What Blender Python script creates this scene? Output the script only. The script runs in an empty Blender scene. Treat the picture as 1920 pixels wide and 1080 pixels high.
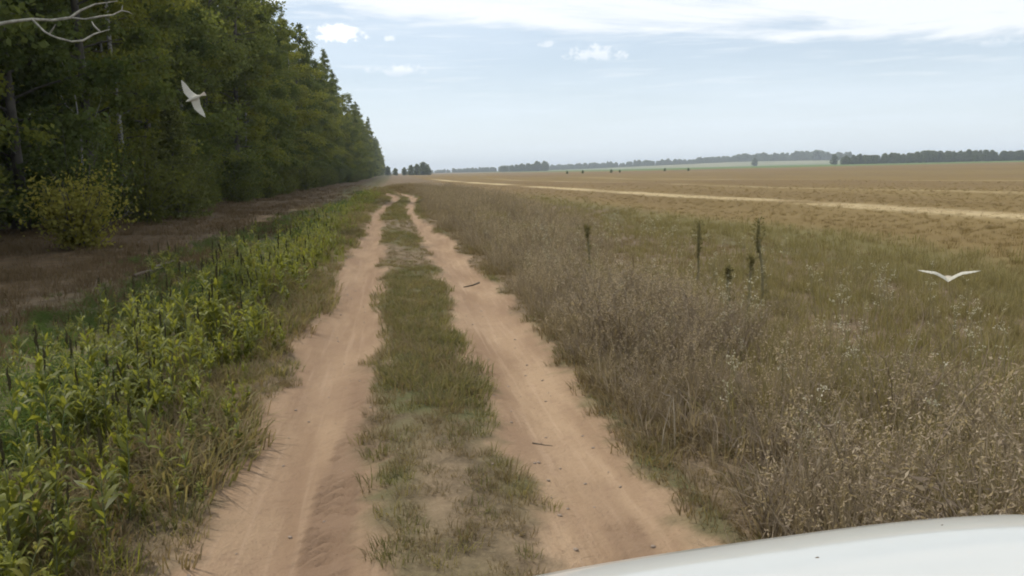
import bpy, bmesh, math, random
import numpy as np
from mathutils import Vector, Matrix, Euler

SC = bpy.context.scene
COL = SC.collection
rad = math.radians

# ------------------------------------------------------------------ camera
EYE = 1.75
YAW, PITCH, ROLL = rad(8.2), rad(8.27), rad(0.7)
Fw = Vector((math.sin(YAW) * math.cos(PITCH), math.cos(YAW) * math.cos(PITCH), -math.sin(PITCH)))
R0 = Vector((math.cos(YAW), -math.sin(YAW), 0))
U0 = R0.cross(Fw)
Rt = R0 * math.cos(ROLL) - U0 * math.sin(ROLL)
Up = U0 * math.cos(ROLL) + R0 * math.sin(ROLL)
cam = bpy.data.cameras.new('camera')
cam.lens = 28.125
cam.sensor_width = 36
cam.clip_start = 0.05
cam.clip_end = 9000
camo = bpy.data.objects.new('camera', cam)
COL.objects.link(camo)
camo.matrix_world = Matrix(((Rt.x, Up.x, -Fw.x, 0), (Rt.y, Up.y, -Fw.y, 0), (Rt.z, Up.z, -Fw.z, EYE), (0, 0, 0, 1)))
SC.camera = camo

# ------------------------------------------------------------------ render / view
SC.render.engine = 'CYCLES'
SC.cycles.use_denoising = True
SC.cycles.use_adaptive_sampling = True
SC.cycles.adaptive_threshold = 0.03
SC.cycles.max_bounces = 4
SC.cycles.diffuse_bounces = 2
SC.cycles.glossy_bounces = 2
SC.cycles.transmission_bounces = 4
SC.cycles.transparent_max_bounces = 6
SC.cycles.volume_bounces = 0
SC.cycles.filter_width = 1.9
SC.view_settings.view_transform = 'Standard'
SC.view_settings.look = 'None'
SC.view_settings.gamma = 1
SC.view_settings.use_curve_mapping = False
SC.view_settings.exposure = 0.1

# ------------------------------------------------------------------ sun and sky
SUN_EL, SUN_AZ = 59.0, -50.0          # degrees above the horizon; degrees right of the track's direction (+Y)
SUN_STRENGTH = 3.3
SKY_STRENGTH = 0.1
sun = bpy.data.lights.new('sun', 'SUN')
sun.energy = SUN_STRENGTH
sun.angle = rad(0.8)
sun.color = (1.0, 0.93, 0.81)
suno = bpy.data.objects.new('sun', sun)
COL.objects.link(suno)
sd = Vector((math.sin(rad(SUN_AZ)) * math.cos(rad(SUN_EL)), math.cos(rad(SUN_AZ)) * math.cos(rad(SUN_EL)), math.sin(rad(SUN_EL))))
suno.rotation_euler = sd.to_track_quat('Z', 'Y').to_euler()
suno.location = sd * 60


class NT:
    """small helper to write node trees"""
    def __init__(self, tree):
        self.t = tree
        self.n = tree.nodes
        self.l = tree.links

    def node(self, typ, **kw):
        nd = self.n.new(typ)
        for k, v in kw.items():
            setattr(nd, k, v)
        return nd

    def put(self, sock, v):
        if v is None:
            return
        if hasattr(v, 'is_output'):
            self.l.new(v, sock)
        else:
            sock.default_value = v

    def math(self, op, a, b=None, c=None, clamp=False):
        nd = self.node('ShaderNodeMath', operation=op, use_clamp=clamp)
        for i, v in enumerate((a, b, c)):
            self.put(nd.inputs[i], v)
        return nd.outputs[0]

    def vmath(self, op, a, b=None):
        nd = self.node('ShaderNodeVectorMath', operation=op)
        self.put(nd.inputs[0], a)
        if b is not None:
            self.put(nd.inputs[1], b)
        return nd.outputs[0]

    def mix(self, fac, a, b, blend='MIX'):
        nd = self.node('ShaderNodeMix', data_type='RGBA', blend_type=blend)
        self.put(nd.inputs[0], fac)
        self.put(nd.inputs[6], a if hasattr(a, 'is_output') else (*a, 1))
        self.put(nd.inputs[7], b if hasattr(b, 'is_output') else (*b, 1))
        return nd.outputs[2]

    def noise(self, vec, scale, detail=4, rough=0.55, dist=0.0):
        nd = self.node('ShaderNodeTexNoise')
        self.put(nd.inputs['Vector'], vec)
        nd.inputs['Scale'].default_value = scale
        nd.inputs['Detail'].default_value = detail
        nd.inputs['Roughness'].default_value = rough
        nd.inputs['Distortion'].default_value = dist
        return nd.outputs['Fac']

    def smooth(self, v, lo, hi):
        nd = self.node('ShaderNodeMapRange', interpolation_type='SMOOTHSTEP', clamp=True)
        self.put(nd.inputs[0], v)
        nd.inputs[1].default_value = lo
        nd.inputs[2].default_value = hi
        return nd.outputs[0]

    def attr(self, name):
        nd = self.node('ShaderNodeAttribute', attribute_name=name)
        return nd.outputs['Fac']

    def comb(self, x, y, z=0.0):
        nd = self.node('ShaderNodeCombineXYZ')
        for i, v in enumerate((x, y, z)):
            self.put(nd.inputs[i], v)
        return nd.outputs[0]

    def scalevec(self, vec, s):
        nd = self.node('ShaderNodeMapping')
        self.put(nd.inputs[0], vec)
        nd.inputs['Scale'].default_value = s
        return nd.outputs[0]


def build_world():
    w = bpy.data.worlds.new('World')
    SC.world = w
    w.use_nodes = True
    w.node_tree.nodes.clear()
    q = NT(w.node_tree)
    out = q.node('ShaderNodeOutputWorld')
    bg = q.node('ShaderNodeBackground')
    q.l.new(bg.outputs[0], out.inputs[0])
    bg.inputs[1].default_value = SKY_STRENGTH
    sky = q.node('ShaderNodeTexSky')
    sky.sky_type = 'NISHITA'
    sky.sun_disc = False
    sky.sun_elevation = rad(SUN_EL)
    sky.sun_rotation = rad(SUN_AZ)
    sky.air_density = 1.0
    sky.dust_density = 0.6
    sky.ozone_density = 1.5
    tc = q.node('ShaderNodeTexCoord')
    d = tc.outputs['Generated']
    sep = q.node('ShaderNodeSeparateXYZ')
    q.l.new(d, sep.inputs[0])
    dx, dy, dz = sep.outputs
    el = q.math('MULTIPLY', q.math('ARCSINE', dz), 57.29578)
    az = q.math('MULTIPLY', q.math('ARCTAN2', dx, dy), 57.29578)
    zz = q.math('MAXIMUM', q.math('ADD', dz, 0.05), 0.05)
    plane = q.comb(q.math('DIVIDE', dx, zz), q.math('DIVIDE', dy, zz), 0.0)
    # thin milky veil: evens the blue towards a pale grey blue, everywhere
    n_veil = q.noise(plane, 0.35, 5, 0.55)
    veil = q.math('ADD', 0.50, q.math('MULTIPLY', q.smooth(n_veil, 0.35, 0.7), 0.22))
    c = q.mix(veil, sky.outputs[0], (8.2, 9.25, 10.3))
    # paler, greyer air low over the horizon
    low = q.math('MULTIPLY', q.math('SUBTRACT', 1.0, q.smooth(el, -1.0, 9.0)), 0.75)
    c = q.mix(low, c, (9.0, 9.85, 10.5))
    # sheet of high cloud: its ragged lower rim sinks towards the right
    ea = q.comb(q.math('MULTIPLY', az, 0.05), q.math('MULTIPLY', el, 0.28), 0.0)
    n1 = q.noise(ea, 2.2, 6, 0.6, 0.3)
    n2 = q.noise(q.scalevec(plane, (0.5, 1.0, 1.0)), 0.9, 6, 0.6, 0.4)
    rim = q.math('ADD', 10.3, q.math('MULTIPLY', q.math('MINIMUM', q.math('MAXIMUM', az, -12.0), 34.0), -0.075))
    rim = q.math('ADD', rim, q.math('MULTIPLY', q.math('SUBTRACT', n1, 0.5), 5.0))
    above = q.smooth(q.math('SUBTRACT', el, rim), -0.5, 0.8)
    brk = q.smooth(n2, 0.32, 0.50)
    sheet = q.math('MULTIPLY', above, q.math('MULTIPLY', brk, 0.75))
    c = q.mix(sheet, c, (10.6, 10.75, 10.9))
    # faint long streaks under the sheet
    n3 = q.noise(q.scalevec(ea, (1.0, 2.6, 1.0)), 3.0, 5, 0.6)
    streak = q.math('MULTIPLY', q.smooth(n3, 0.5, 0.75), q.math('MULTIPLY', q.smooth(el, 2.0, 7.0), 0.30))
    c = q.mix(streak, c, (10.0, 10.3, 10.6))
    # fair-weather cumulus, each with a flat grey base
    nz = q.noise(q.comb(az, q.math('MULTIPLY', el, 1.3), 0.0), 0.9, 6, 0.62)
    nz2 = q.noise(q.comb(az, q.math('MULTIPLY', el, 1.0), 3.0), 2.3, 4, 0.6)
    for a0, e0, wa, wb, dens, grey in ((-3.6, 9.15, 2.4, 0.9, 1.0, 0.0), (0.5, 6.85, 2.2, 0.6, 0.5, 0.9),
                                       (14.1, 7.8, 2.4, 0.85, 0.50, 0.45), (10.8, 8.6, 0.9, 0.35, 0.35, 0.0),
                                       (0.0, 9.0, 0.5, 0.3, 0.45, 0.0), (29.5, 9.0, 0.9, 0.4, 0.25, 1.0),
                                       (39.0, 7.2, 1.2, 0.5, 0.25, 1.0), (-30.0, 9.0, 3.0, 1.1, 0.8, 0.2), (62.0, 8.0, 3.4, 1.2, 0.7, 0.3),
                                       (-70.0, 12.0, 4.0, 1.5, 0.8, 0.2), (110.0, 10.0, 4.0, 1.5, 0.8, 0.2), (170.0, 11.0, 4.0, 1.5, 0.8, 0.2)):
        u = q.math('DIVIDE', q.math('SUBTRACT', az, a0), wa)
        v = q.math('DIVIDE', q.math('SUBTRACT', el, e0), wb)
        vv = q.math('MULTIPLY', v, q.math('ADD', 1.0, q.math('MULTIPLY', q.math('LESS_THAN', v, 0.0), 0.8)))
        r2 = q.math('ADD', q.math('MULTIPLY', u, u), q.math('MULTIPLY', vv, vv))
        f = q.math('ADD', q.math('SUBTRACT', 1.0, r2), q.math('MULTIPLY', q.math('SUBTRACT', nz, 0.5), 3.6))
        f = q.math('ADD', f, q.math('MULTIPLY', q.math('SUBTRACT', nz2, 0.5), 1.2))
        gate = q.math('LESS_THAN', r2, 3.0)
        m = q.math('MULTIPLY', q.math('MULTIPLY', q.smooth(f, 0.15, 1.0), gate), dens)
        base = q.math('MULTIPLY', q.smooth(q.math('MULTIPLY', v, -1.0), -0.5, 0.6), grey)
        cc = q.mix(base, (11.6, 11.6, 11.6), (7.2, 8.2, 9.4))
        c = q.mix(m, c, cc)
    q.l.new(c, bg.inputs[0])


build_world()

# ------------------------------------------------------------------ numeric noise and terrain
_rng = np.random.RandomState(7)
_PERM = _rng.rand(257, 257)
_PERM[256, :] = _PERM[0, :]
_PERM[:, 256] = _PERM[:, 0]


def vnoise(x, y):
    x = np.asarray(x, float)
    y = np.asarray(y, float)
    xi = np.floor(x)
    yi = np.floor(y)
    fx = x - xi
    fy = y - yi
    fx = fx * fx * (3 - 2 * fx)
    fy = fy * fy * (3 - 2 * fy)
    a = xi.astype(int) % 256
    b = yi.astype(int) % 256
    return (_PERM[a, b] * (1 - fx) + _PERM[a + 1, b] * fx) * (1 - fy) + (_PERM[a, b + 1] * (1 - fx) + _PERM[a + 1, b + 1] * fx) * fy


def fbm(x, y, s=1.0, o=4):
    v = 0
    a = 0.5
    t = 0
    for i in range(o):
        v = v + a * vnoise(x * s + 17.3 * i, y * s + 9.1 * i)
        t += a
        a *= 0.5
        s *= 2.03
    return v / t


def sstep(v, a, b):
    t = np.clip((np.asarray(v, float) - a) / (b - a), 0, 1)
    return t * t * (3 - 2 * t)


_YC = [-20, 3, 8, 13, 20, 29, 36, 44, 53, 60, 67, 76, 90, 120, 400]
_XC = [0.17, 0.18, 0.23, 0.235, 0.18, 0.05, -0.12, 0.15, 0.66, 0.62, 0.16, -0.7, -2.0, -3.0, -3.0]
_HS = [0.80, 0.79, 0.84, 0.85, 0.85, 0.78, 0.73, 0.66, 0.60, 0.57, 0.54, 0.5, 0.5, 0.5, 0.5]   # half the distance between the wheel lines
_HW = [0.43, 0.43, 0.45, 0.43, 0.37, 0.31, 0.27, 0.28, 0.30, 0.30, 0.28, 0.2, 0.1, 0.0, 0.0]   # half the width of a wheel line
_yy = np.arange(-20, 400, 1.0)


def _smooth(tab):
    v = np.interp(_yy, _YC, tab)
    k = np.exp(-(np.arange(-6, 7) / 2.4) ** 2)
    return np.convolve(np.pad(v, 6, mode='edge'), k / k.sum(), mode='valid')


_xc, _hs, _hw = _smooth(_XC), _smooth(_HS), _smooth(_HW)


def xc(y):
    return np.interp(y, _yy, _xc)


def rutmask(x, y):
    """1 inside a wheel line, 0 outside, with a ragged rim"""
    t = x - xc(y)
    hs = np.interp(y, _yy, _hs)
    hw = np.interp(y, _yy, _hw)
    rag = (fbm(x * 1.0, y * 0.6, 2.0, 4) - 0.5) * 0.50 + (fbm(x, y, 9.0, 3) - 0.5) * 0.22
    d = np.minimum(np.abs(t - hs - 0.02), np.abs(t + hs))
    return sstep(hw + rag * np.clip(hw / 0.35, 0.3, 1) - d, -0.10, 0.14) * sstep(y, 84, 72)


def height(x, y):
    x = np.asarray(x, float)
    y = np.asarray(y, float)
    t = x - xc(y)
    hs = np.interp(y, _yy, _hs)
    near = sstep(y, 160, 60)
    z = -0.075 * near * (np.exp(-((t - hs) / 0.30) ** 2) + np.exp(-((t + hs) / 0.30) ** 2))
    z = z + 0.03 * near * np.exp(-(t / 0.35) ** 2)
    z = z + near * 0.05 * (fbm(x, y, 0.8, 3) - 0.5) + near * 0.02 * (fbm(x, y, 5.0, 3) - 0.5) * sstep(y, 40, 15)
    z = z + 0.10 * sstep(t, 1.6, 3.2) * near + 0.06 * sstep(t, -1.4, -3.0) * near
    z = z + 0.5 * (fbm(x, y, 0.03, 3) - 0.5) * sstep(np.abs(t), 6, 40)
    z = z + 0.0115 * np.clip(x - 60, 0, 900) * sstep(y, 60, 260)
    return z


def clods(x, y):
    return 0.012 * (fbm(x, y, 14.0, 2) - 0.5)


# ------------------------------------------------------------------ object helpers
def tag(o, label=None, cat=None, group=None, kind=None):
    if label:
        o['label'] = label
    if cat:
        o['category'] = cat
    if group:
        o['group'] = group
    if kind:
        o['kind'] = kind
    return o


def empty(name, loc=(0, 0, 0), rz=0.0):
    o = bpy.data.objects.new(name, None)
    o.empty_display_size = 0.3
    o.location = loc
    o.rotation_euler = (0, 0, rz)
    COL.objects.link(o)
    return o


def mesh_np(name, verts, faces, mat=None, smooth=False, attrs=None):
    """verts N x 3, faces list of arrays (M x 3 or M x 4)"""
    me = bpy.data.meshes.new(name)
    verts = np.asarray(verts, np.float32)
    if isinstance(faces, np.ndarray):
        faces = [faces]
    faces = [np.asarray(f, np.int32) for f in faces if len(f)]
    me.vertices.add(len(verts))
    me.vertices.foreach_set('co', verts.ravel())
    if faces:
        li = np.concatenate([f.ravel() for f in faces])
        tot = np.concatenate([np.full(len(f), f.shape[1], np.int32) for f in faces])
        st = np.concatenate([[0], np.cumsum(tot)[:-1]]).astype(np.int32)
        me.loops.add(len(li))
        me.loops.foreach_set('vertex_index', li)
        me.polygons.add(len(tot))
        me.polygons.foreach_set('loop_start', st)
        me.polygons.foreach_set('loop_total', tot)
        if smooth:
            me.polygons.foreach_set('use_smooth', np.ones(len(tot), bool))
    for k, v in (attrs or {}).items():
        v = np.asarray(v)
        if v.ndim == 2:
            a = me.attributes.new(k, 'FLOAT_VECTOR', 'POINT')
            a.data.foreach_set('vector', v.astype(np.float32).ravel())
        elif v.dtype.kind == 'i':
            a = me.attributes.new(k, 'INT', 'POINT')
            a.data.foreach_set('value', v.astype(np.int32))
        else:
            a = me.attributes.new(k, 'FLOAT', 'POINT')
            a.data.foreach_set('value', v.astype(np.float32))
    me.update(calc_edges=True)
    me.validate()
    if mat:
        me.materials.append(mat)
    return me


def link(name, me, parent=None, loc=None):
    o = bpy.data.objects.new(name, me)
    if parent is not None:
        o.parent = parent
    if loc is not None:
        o.location = loc
    COL.objects.link(o)
    return o


class Buf:
    """collects vertices, faces and a tone value per vertex"""
    def __init__(self):
        self.v, self.q, self.t, self.tone, self.n = [], [], [], [], 0

    def add(self, v, quads=None, tris=None, tone=0.5):
        v = np.asarray(v, float).reshape(-1, 3)
        if quads is not None and len(quads):
            self.q.append(np.asarray(quads, int) + self.n)
        if tris is not None and len(tris):
            self.t.append(np.asarray(tris, int) + self.n)
        tone = np.full(len(v), tone, float) if np.isscalar(tone) else np.asarray(tone, float)
        self.v.append(v)
        self.tone.append(tone)
        self.n += len(v)

    def tube(self, pts, radii, seg=6, tone=0.5, cap=True):
        pts = np.asarray(pts, float)
        radii = np.asarray(radii, float)
        n = len(pts)
        tan = np.gradient(pts, axis=0)
        tan /= np.linalg.norm(tan, axis=1)[:, None] + 1e-9
        ref = np.array([0.31, 0.95, 0.05]) if abs(tan[0][2]) > 0.6 else np.array([0.05, 0.1, 0.99])
        rings = []
        a = np.linspace(0, 2 * np.pi, seg, endpoint=False)
        for i in range(n):
            u = np.cross(tan[i], ref)
            u /= np.linalg.norm(u) + 1e-9
            w = np.cross(tan[i], u)
            rings.append(pts[i] + radii[i] * (np.cos(a)[:, None] * u + np.sin(a)[:, None] * w))
        V = np.concatenate(rings)
        F = []
        for i in range(n - 1):
            for k in range(seg):
                k2 = (k + 1) % seg
                F.append((i * seg + k, i * seg + k2, (i + 1) * seg + k2, (i + 1) * seg + k))
        T = []
        if cap:
            V = np.concatenate([V, [pts[-1] + tan[-1] * radii[-1] * 0.5]])
            e = len(V) - 1
            for k in range(seg):
                T.append(((n - 1) * seg + k, (n - 1) * seg + (k + 1) % seg, e))
        self.add(V, F, T, tone)

    def leaves(self, P, size, rs, droop=0.0, aspect=0.55, tone=None, upright=0.0):
        """rhombic leaves, folded a little along the midrib"""
        P = np.asarray(P, float)
        n = len(P)
        d = rs.normal(size=(n, 3))
        d[:, 2] += upright * 1.5 - droop * 1.5
        d /= np.linalg.norm(d, axis=1)[:, None] + 1e-9
        o = rs.normal(size=(n, 3))
        s = np.cross(d, o)
        s /= np.linalg.norm(s, axis=1)[:, None] + 1e-9
        sz = (size * (0.65 + 0.7 * rs.rand(n)))[:, None] if np.isscalar(size) else np.asarray(size)[:, None]
        nn = np.cross(d, s) * 0.12 * sz
        V = np.stack([P, P + d * sz * 0.5 + s * sz * aspect * 0.5 + nn, P + d * sz, P + d * sz * 0.5 - s * sz * aspect * 0.5 + nn], 1)
        if tone is None:
            tone = rs.rand(n)
        F = np.arange(n * 4).reshape(n, 4)
        self.add(V.reshape(-1, 3), F, None, np.repeat(tone, 4))

    def blades(self, base, h, w, lean, az, rs, tone=None, curl=1.0):
        """bent, tapering blades: base N x 3"""
        n = len(base)
        dx, dy = np.cos(az), np.sin(az)
        dirv = np.stack([dx, dy, np.zeros(n)], 1)
        side = np.stack([-dy, dx, np.zeros(n)], 1)
        tw = rs.uniform(-1.2, 1.2, n)
        side = side * np.cos(tw)[:, None] + dirv * np.sin(tw)[:, None]
        up = np.array([0, 0, 1.0])
        m = base + up * (h * 0.55)[:, None] + dirv * (lean * h * 0.28)[:, None]
        tip = base + up * (h * (1.0 - 0.25 * np.minimum(lean, 1.6)))[:, None] + dirv * (lean * h * 0.85 * curl)[:, None]
        ww = w[:, None]
        V = np.stack([base - side * ww * 0.5, base + side * ww * 0.5, m - side * ww * 0.42, m + side * ww * 0.42, tip], 1)
        k = np.arange(n) * 5
        Q = np.stack([k, k + 1, k + 3, k + 2], 1)
        T = np.stack([k + 2, k + 3, k + 4], 1)
        if tone is None:
            tone = rs.rand(n)
        self.add(V.reshape(-1, 3), Q, T, np.repeat(tone, 5))
        return tip

    def mesh(self, name, mat, smooth=False):
        F = []
        if self.q:
            F.append(np.concatenate(self.q))
        if self.t:
            F.append(np.concatenate(self.t))
        return mesh_np(name, np.concatenate(self.v), F, mat, smooth, {'tone': np.concatenate(self.tone)})


def copy_tree(o, parent=None):
    c = o.copy()
    COL.objects.link(c)
    c.parent = parent
    for ch in list(o.children):
        copy_tree(ch, c)
    return c


# ------------------------------------------------------------------ materials
def new_mat(name):
    m = bpy.data.materials.new(name)
    m.use_nodes = True
    m.node_tree.nodes.clear()
    q = NT(m.node_tree)
    out = q.node('ShaderNodeOutputMaterial')
    return m, q, out


def mat_foliage(name, a, b, c, trans=0.35, rough=0.55, spec=0.25, rnd=0.35):
    """a..b by the leaf's own tone, pushed towards c from plant to plant; light shines through"""
    m, q, out = new_mat(name)
    tone = q.attr('tone')
    oi = q.node('ShaderNodeObjectInfo')
    col = q.mix(tone, a, b)
    col = q.mix(q.math('MULTIPLY', oi.outputs['Random'], rnd), col, c)
    geo = q.node('ShaderNodeNewGeometry')
    big = q.noise(geo.outputs['Position'], 0.6, 2)
    col = q.mix(q.math('MULTIPLY', q.smooth(big, 0.35, 0.65), 0.35), col, c)
    p = q.node('ShaderNodeBsdfPrincipled')
    q.l.new(col, p.inputs['Base Color'])
    p.inputs['Roughness'].default_value = rough
    p.inputs['Specular IOR Level'].default_value = spec
    t = q.node('ShaderNodeBsdfTranslucent')
    tcol = q.mix(0.45, col, (min(1, b[0] * 1.9), min(1, b[1] * 1.75), b[2] * 0.9))
    q.l.new(tcol, t.inputs[0])
    mx = q.node('ShaderNodeMixShader')
    mx.inputs[0].default_value = trans
    q.l.new(p.outputs[0], mx.inputs[1])
    q.l.new(t.outputs[0], mx.inputs[2])
    q.l.new(mx.outputs[0], out.inputs[0])
    return m


def mat_bark(name, a, b, scale=6.0, birch=False):
    m, q, out = new_mat(name)
    tc = q.node('ShaderNodeTexCoord')
    v = q.scalevec(tc.outputs['Object'], (1.0, 1.0, 0.25) if not birch else (0.8, 0.8, 3.0))
    n = q.noise(v, scale, 5, 0.65)
    col = q.mix(q.smooth(n, 0.38, 0.62) if not birch else q.smooth(n, 0.54, 0.62), a, b)
    if birch:
        col = q.mix(q.attr('tone'), (0.055, 0.045, 0.035), col)
    p = q.node('ShaderNodeBsdfPrincipled')
    q.l.new(col, p.inputs['Base Color'])
    p.inputs['Roughness'].default_value = 0.9
    bp = q.node('ShaderNodeBump')
    bp.inputs['Strength'].default_value = 0.5
    bp.inputs['Distance'].default_value = 0.02
    q.l.new(n, bp.inputs['Height'])
    q.l.new(bp.outputs[0], p.inputs['Normal'])
    q.l.new(p.outputs[0], out.inputs[0])
    return m


def mat_plain(name, col, rough=0.6, var=0.15, scale=20.0, metal=0.0, coat=0.0, spec=0.5):
    m, q, out = new_mat(name)
    tc = q.node('ShaderNodeTexCoord')
    n = q.noise(tc.outputs['Object'], scale, 4, 0.6)
    c = q.mix(n, tuple(x * (1 - var) for x in col), tuple(min(1, x * (1 + var)) for x in col))
    p = q.node('ShaderNodeBsdfPrincipled')
    q.l.new(c, p.inputs['Base Color'])
    p.inputs['Roughness'].default_value = rough
    p.inputs['Metallic'].default_value = metal
    p.inputs['Coat Weight'].default_value = coat
    p.inputs['Coat Roughness'].default_value = 0.08
    p.inputs['Specular IOR Level'].default_value = spec
    q.l.new(p.outputs[0], out.inputs[0])
    return m


def mat_earth():
    m, q, out = new_mat('earth')
    geo = q.node('ShaderNodeNewGeometry')
    P = geo.outputs['Position']
    rut, green, field, straw, litter, tread = [q.attr(k) for k in ('rut', 'green', 'field', 'straw', 'litter', 'tread')]
    along = q.scalevec(P, (1.0, 0.16, 1.0))
    nb = q.noise(P, 0.55, 5, 0.6)
    nm = q.noise(P, 3.5, 5, 0.62)
    nf = q.noise(P, 32.0, 4, 0.65)
    nal = q.noise(along, 3.0, 5, 0.6)
    # bare soil between plants: greyish brown with dry litter
    soil = q.mix(q.smooth(nm, 0.35, 0.68), (0.095, 0.072, 0.047), (0.180, 0.135, 0.088))
    soil = q.mix(q.math('MULTIPLY', q.smooth(nf, 0.52, 0.70), 0.5), soil, (0.235, 0.185, 0.118))
    soil = q.mix(q.math('MULTIPLY', green, q.smooth(nm, 0.25, 0.6)), soil, (0.082, 0.084, 0.038))
    # sandy wheel lines: pink-brown with paler driven streaks
    sand = q.mix(q.smooth(nal, 0.33, 0.67), (0.205, 0.138, 0.088), (0.290, 0.207, 0.134))
    sand = q.mix(q.math('MULTIPLY', q.smooth(nb, 0.42, 0.62), 0.45), sand, (0.208, 0.140, 0.094))
    sand = q.mix(q.math('MULTIPLY', q.smooth(nf, 0.56, 0.72), 0.5), sand, (0.185, 0.120, 0.082))
    lump = q.noise(q.scalevec(P, (9.0, 7.0, 9.0)), 1.0, 6, 0.7)
    sand = q.mix(q.math('MULTIPLY', q.smooth(lump, 0.52, 0.70), 0.40), sand, (0.200, 0.132, 0.092))
    strip = q.noise(q.scalevec(P, (16.0, 0.5, 1.0)), 1.0, 4, 0.6)
    sand = q.mix(q.math('MULTIPLY', q.smooth(strip, 0.5, 0.72), 0.35), sand, (0.36, 0.265, 0.185))
    sand = q.mix(q.math('MULTIPLY', tread, 0.8), sand, (0.155, 0.103, 0.070))
    col = q.mix(rut, soil, sand)
    # forest litter strip: red-brown
    lit = q.mix(q.smooth(nm, 0.35, 0.65), (0.075, 0.053, 0.032), (0.125, 0.086, 0.050))
    lit = q.mix(q.math('MULTIPLY', q.smooth(nf, 0.50, 0.66), 0.35), lit, (0.14, 0.105, 0.060))
    col = q.mix(litter, col, lit)
    # mown field: dull ochre with drill lines and broad tonal drifts
    stretch = q.scalevec(P, (0.30, 0.030, 1.0))
    nd = q.noise(stretch, 1.0, 5, 0.6)
    nw = q.noise(q.scalevec(P, (0.022, 0.008, 1.0)), 1.0, 4, 0.6)
    fld = q.mix(q.smooth(nd, 0.34, 0.66), (0.136, 0.096, 0.038), (0.170, 0.123, 0.052))
    fld = q.mix(q.math('MULTIPLY', q.smooth(nw, 0.38, 0.64), 0.75), fld, (0.130, 0.088, 0.046))
    fld = q.mix(q.math('MULTIPLY', q.smooth(nf, 0.45, 0.7), 0.35), fld, (0.115, 0.083, 0.040))
    col = q.mix(field, col, fld)
    gr = q.mix(nm, (0.090, 0.088, 0.034), (0.130, 0.116, 0.048))
    col = q.mix(q.math('MULTIPLY', field, green), col, gr)
    col = q.mix(q.attr('crop'), col, (0.085, 0.125, 0.035))
    st = q.mix(nf, (0.32, 0.255, 0.145), (0.42, 0.34, 0.20))
    col = q.mix(q.math('MULTIPLY', straw, q.smooth(nm, 0.15, 0.55)), col, st)
    p = q.node('ShaderNodeBsdfPrincipled')
    q.l.new(col, p.inputs['Base Color'])
    p.inputs['Roughness'].default_value = 0.97
    p.inputs['Specular IOR Level'].default_value = 0.1
    hgt = q.math('ADD', q.math('MULTIPLY', nf, 0.6), q.math('MULTIPLY', nm, 1.2))
    bp = q.node('ShaderNodeBump')
    bp.inputs['Strength'].default_value = 0.9
    bp.inputs['Distance'].default_value = 0.025
    q.l.new(hgt, bp.inputs['Height'])
    q.l.new(bp.outputs[0], p.inputs['Normal'])
    q.l.new(p.outputs[0], out.inputs[0])
    return m


M_EARTH = mat_earth()
M_LEAF = {
    'birch': mat_foliage('birch_leaf', (0.040, 0.062, 0.017), (0.260, 0.280, 0.070), (0.145, 0.160, 0.034), 0.44, 0.8, 0.08, 0.7),
    'aspen': mat_foliage('aspen_leaf', (0.032, 0.054, 0.019), (0.195, 0.228, 0.074), (0.105, 0.130, 0.036), 0.40, 0.8, 0.08, 0.7),
    'alder': mat_foliage('alder_leaf', (0.024, 0.043, 0.016), (0.132, 0.165, 0.050), (0.074, 0.096, 0.028), 0.36, 0.8, 0.08, 0.7),
    'bush': mat_foliage('bush_leaf', (0.030, 0.048, 0.014), (0.150, 0.170, 0.044), (0.085, 0.092, 0.026), 0.40, 0.8, 0.08, 0.7),
    'yellow': mat_foliage('yellow_leaf', (0.075, 0.085, 0.019), (0.330, 0.310, 0.075), (0.140, 0.135, 0.036), 0.44, 0.8, 0.1),
    'spruce': mat_foliage('spruce_needle', (0.040, 0.056, 0.018), (0.150, 0.165, 0.052), (0.110, 0.115, 0.036), 0.2, 0.8, 0.08),
}
M_BARK_BIRCH = mat_bark('birch_bark', (0.25, 0.245, 0.225), (0.04, 0.036, 0.03), 5.0, True)
M_BARK = mat_bark('grey_bark', (0.045, 0.040, 0.033), (0.085, 0.077, 0.063))
M_BARK_DEAD = mat_bark('dead_wood', (0.22, 0.205, 0.17), (0.36, 0.34, 0.285), 9.0)
M_WEED = mat_foliage('weed_leaf', (0.027, 0.043, 0.012), (0.245, 0.262, 0.050), (0.098, 0.112, 0.022), 0.48, 0.5, 0.25, 0.6)
M_WEED_Y = mat_foliage('yellowish_weed', (0.080, 0.090, 0.019), (0.250, 0.245, 0.055), (0.160, 0.140, 0.034), 0.48, 0.6, 0.2, 0.5)
M_WEED_B = mat_foliage('withered_weed', (0.060, 0.048, 0.026), (0.175, 0.132, 0.062), (0.100, 0.080, 0.036), 0.35, 0.8, 0.1, 0.5)
M_WEED_STEM = mat_plain('weed_stem', (0.10, 0.12, 0.045), 0.7)
M_SPIKE = mat_plain('seed_spike', (0.046, 0.042, 0.020), 1.0, 0.4, 60, spec=0.05)
M_FEATHER = mat_foliage('feathery_leaf', (0.045, 0.078, 0.022), (0.110, 0.160, 0.048), (0.080, 0.112, 0.034), 0.42, 0.8, 0.1)
M_GRASS = mat_foliage('green_grass', (0.078, 0.084, 0.030), (0.160, 0.158, 0.064), (0.140, 0.120, 0.066), 0.38, 0.8, 0.1, 0.6)
M_OLIVE = mat_foliage('olive_grass', (0.120, 0.110, 0.048), (0.250, 0.222, 0.108), (0.195, 0.158, 0.086), 0.36, 0.85, 0.08, 0.6)
M_DRY = mat_foliage('dry_grass', (0.140, 0.114, 0.080), (0.330, 0.278, 0.198), (0.160, 0.126, 0.108), 0.33, 0.85, 0.08, 0.6)
M_LITTER = mat_foliage('dry_litter', (0.110, 0.086, 0.050), (0.230, 0.180, 0.110), (0.150, 0.118, 0.066), 0.3, 0.85, 0.08, 0.6)
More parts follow.
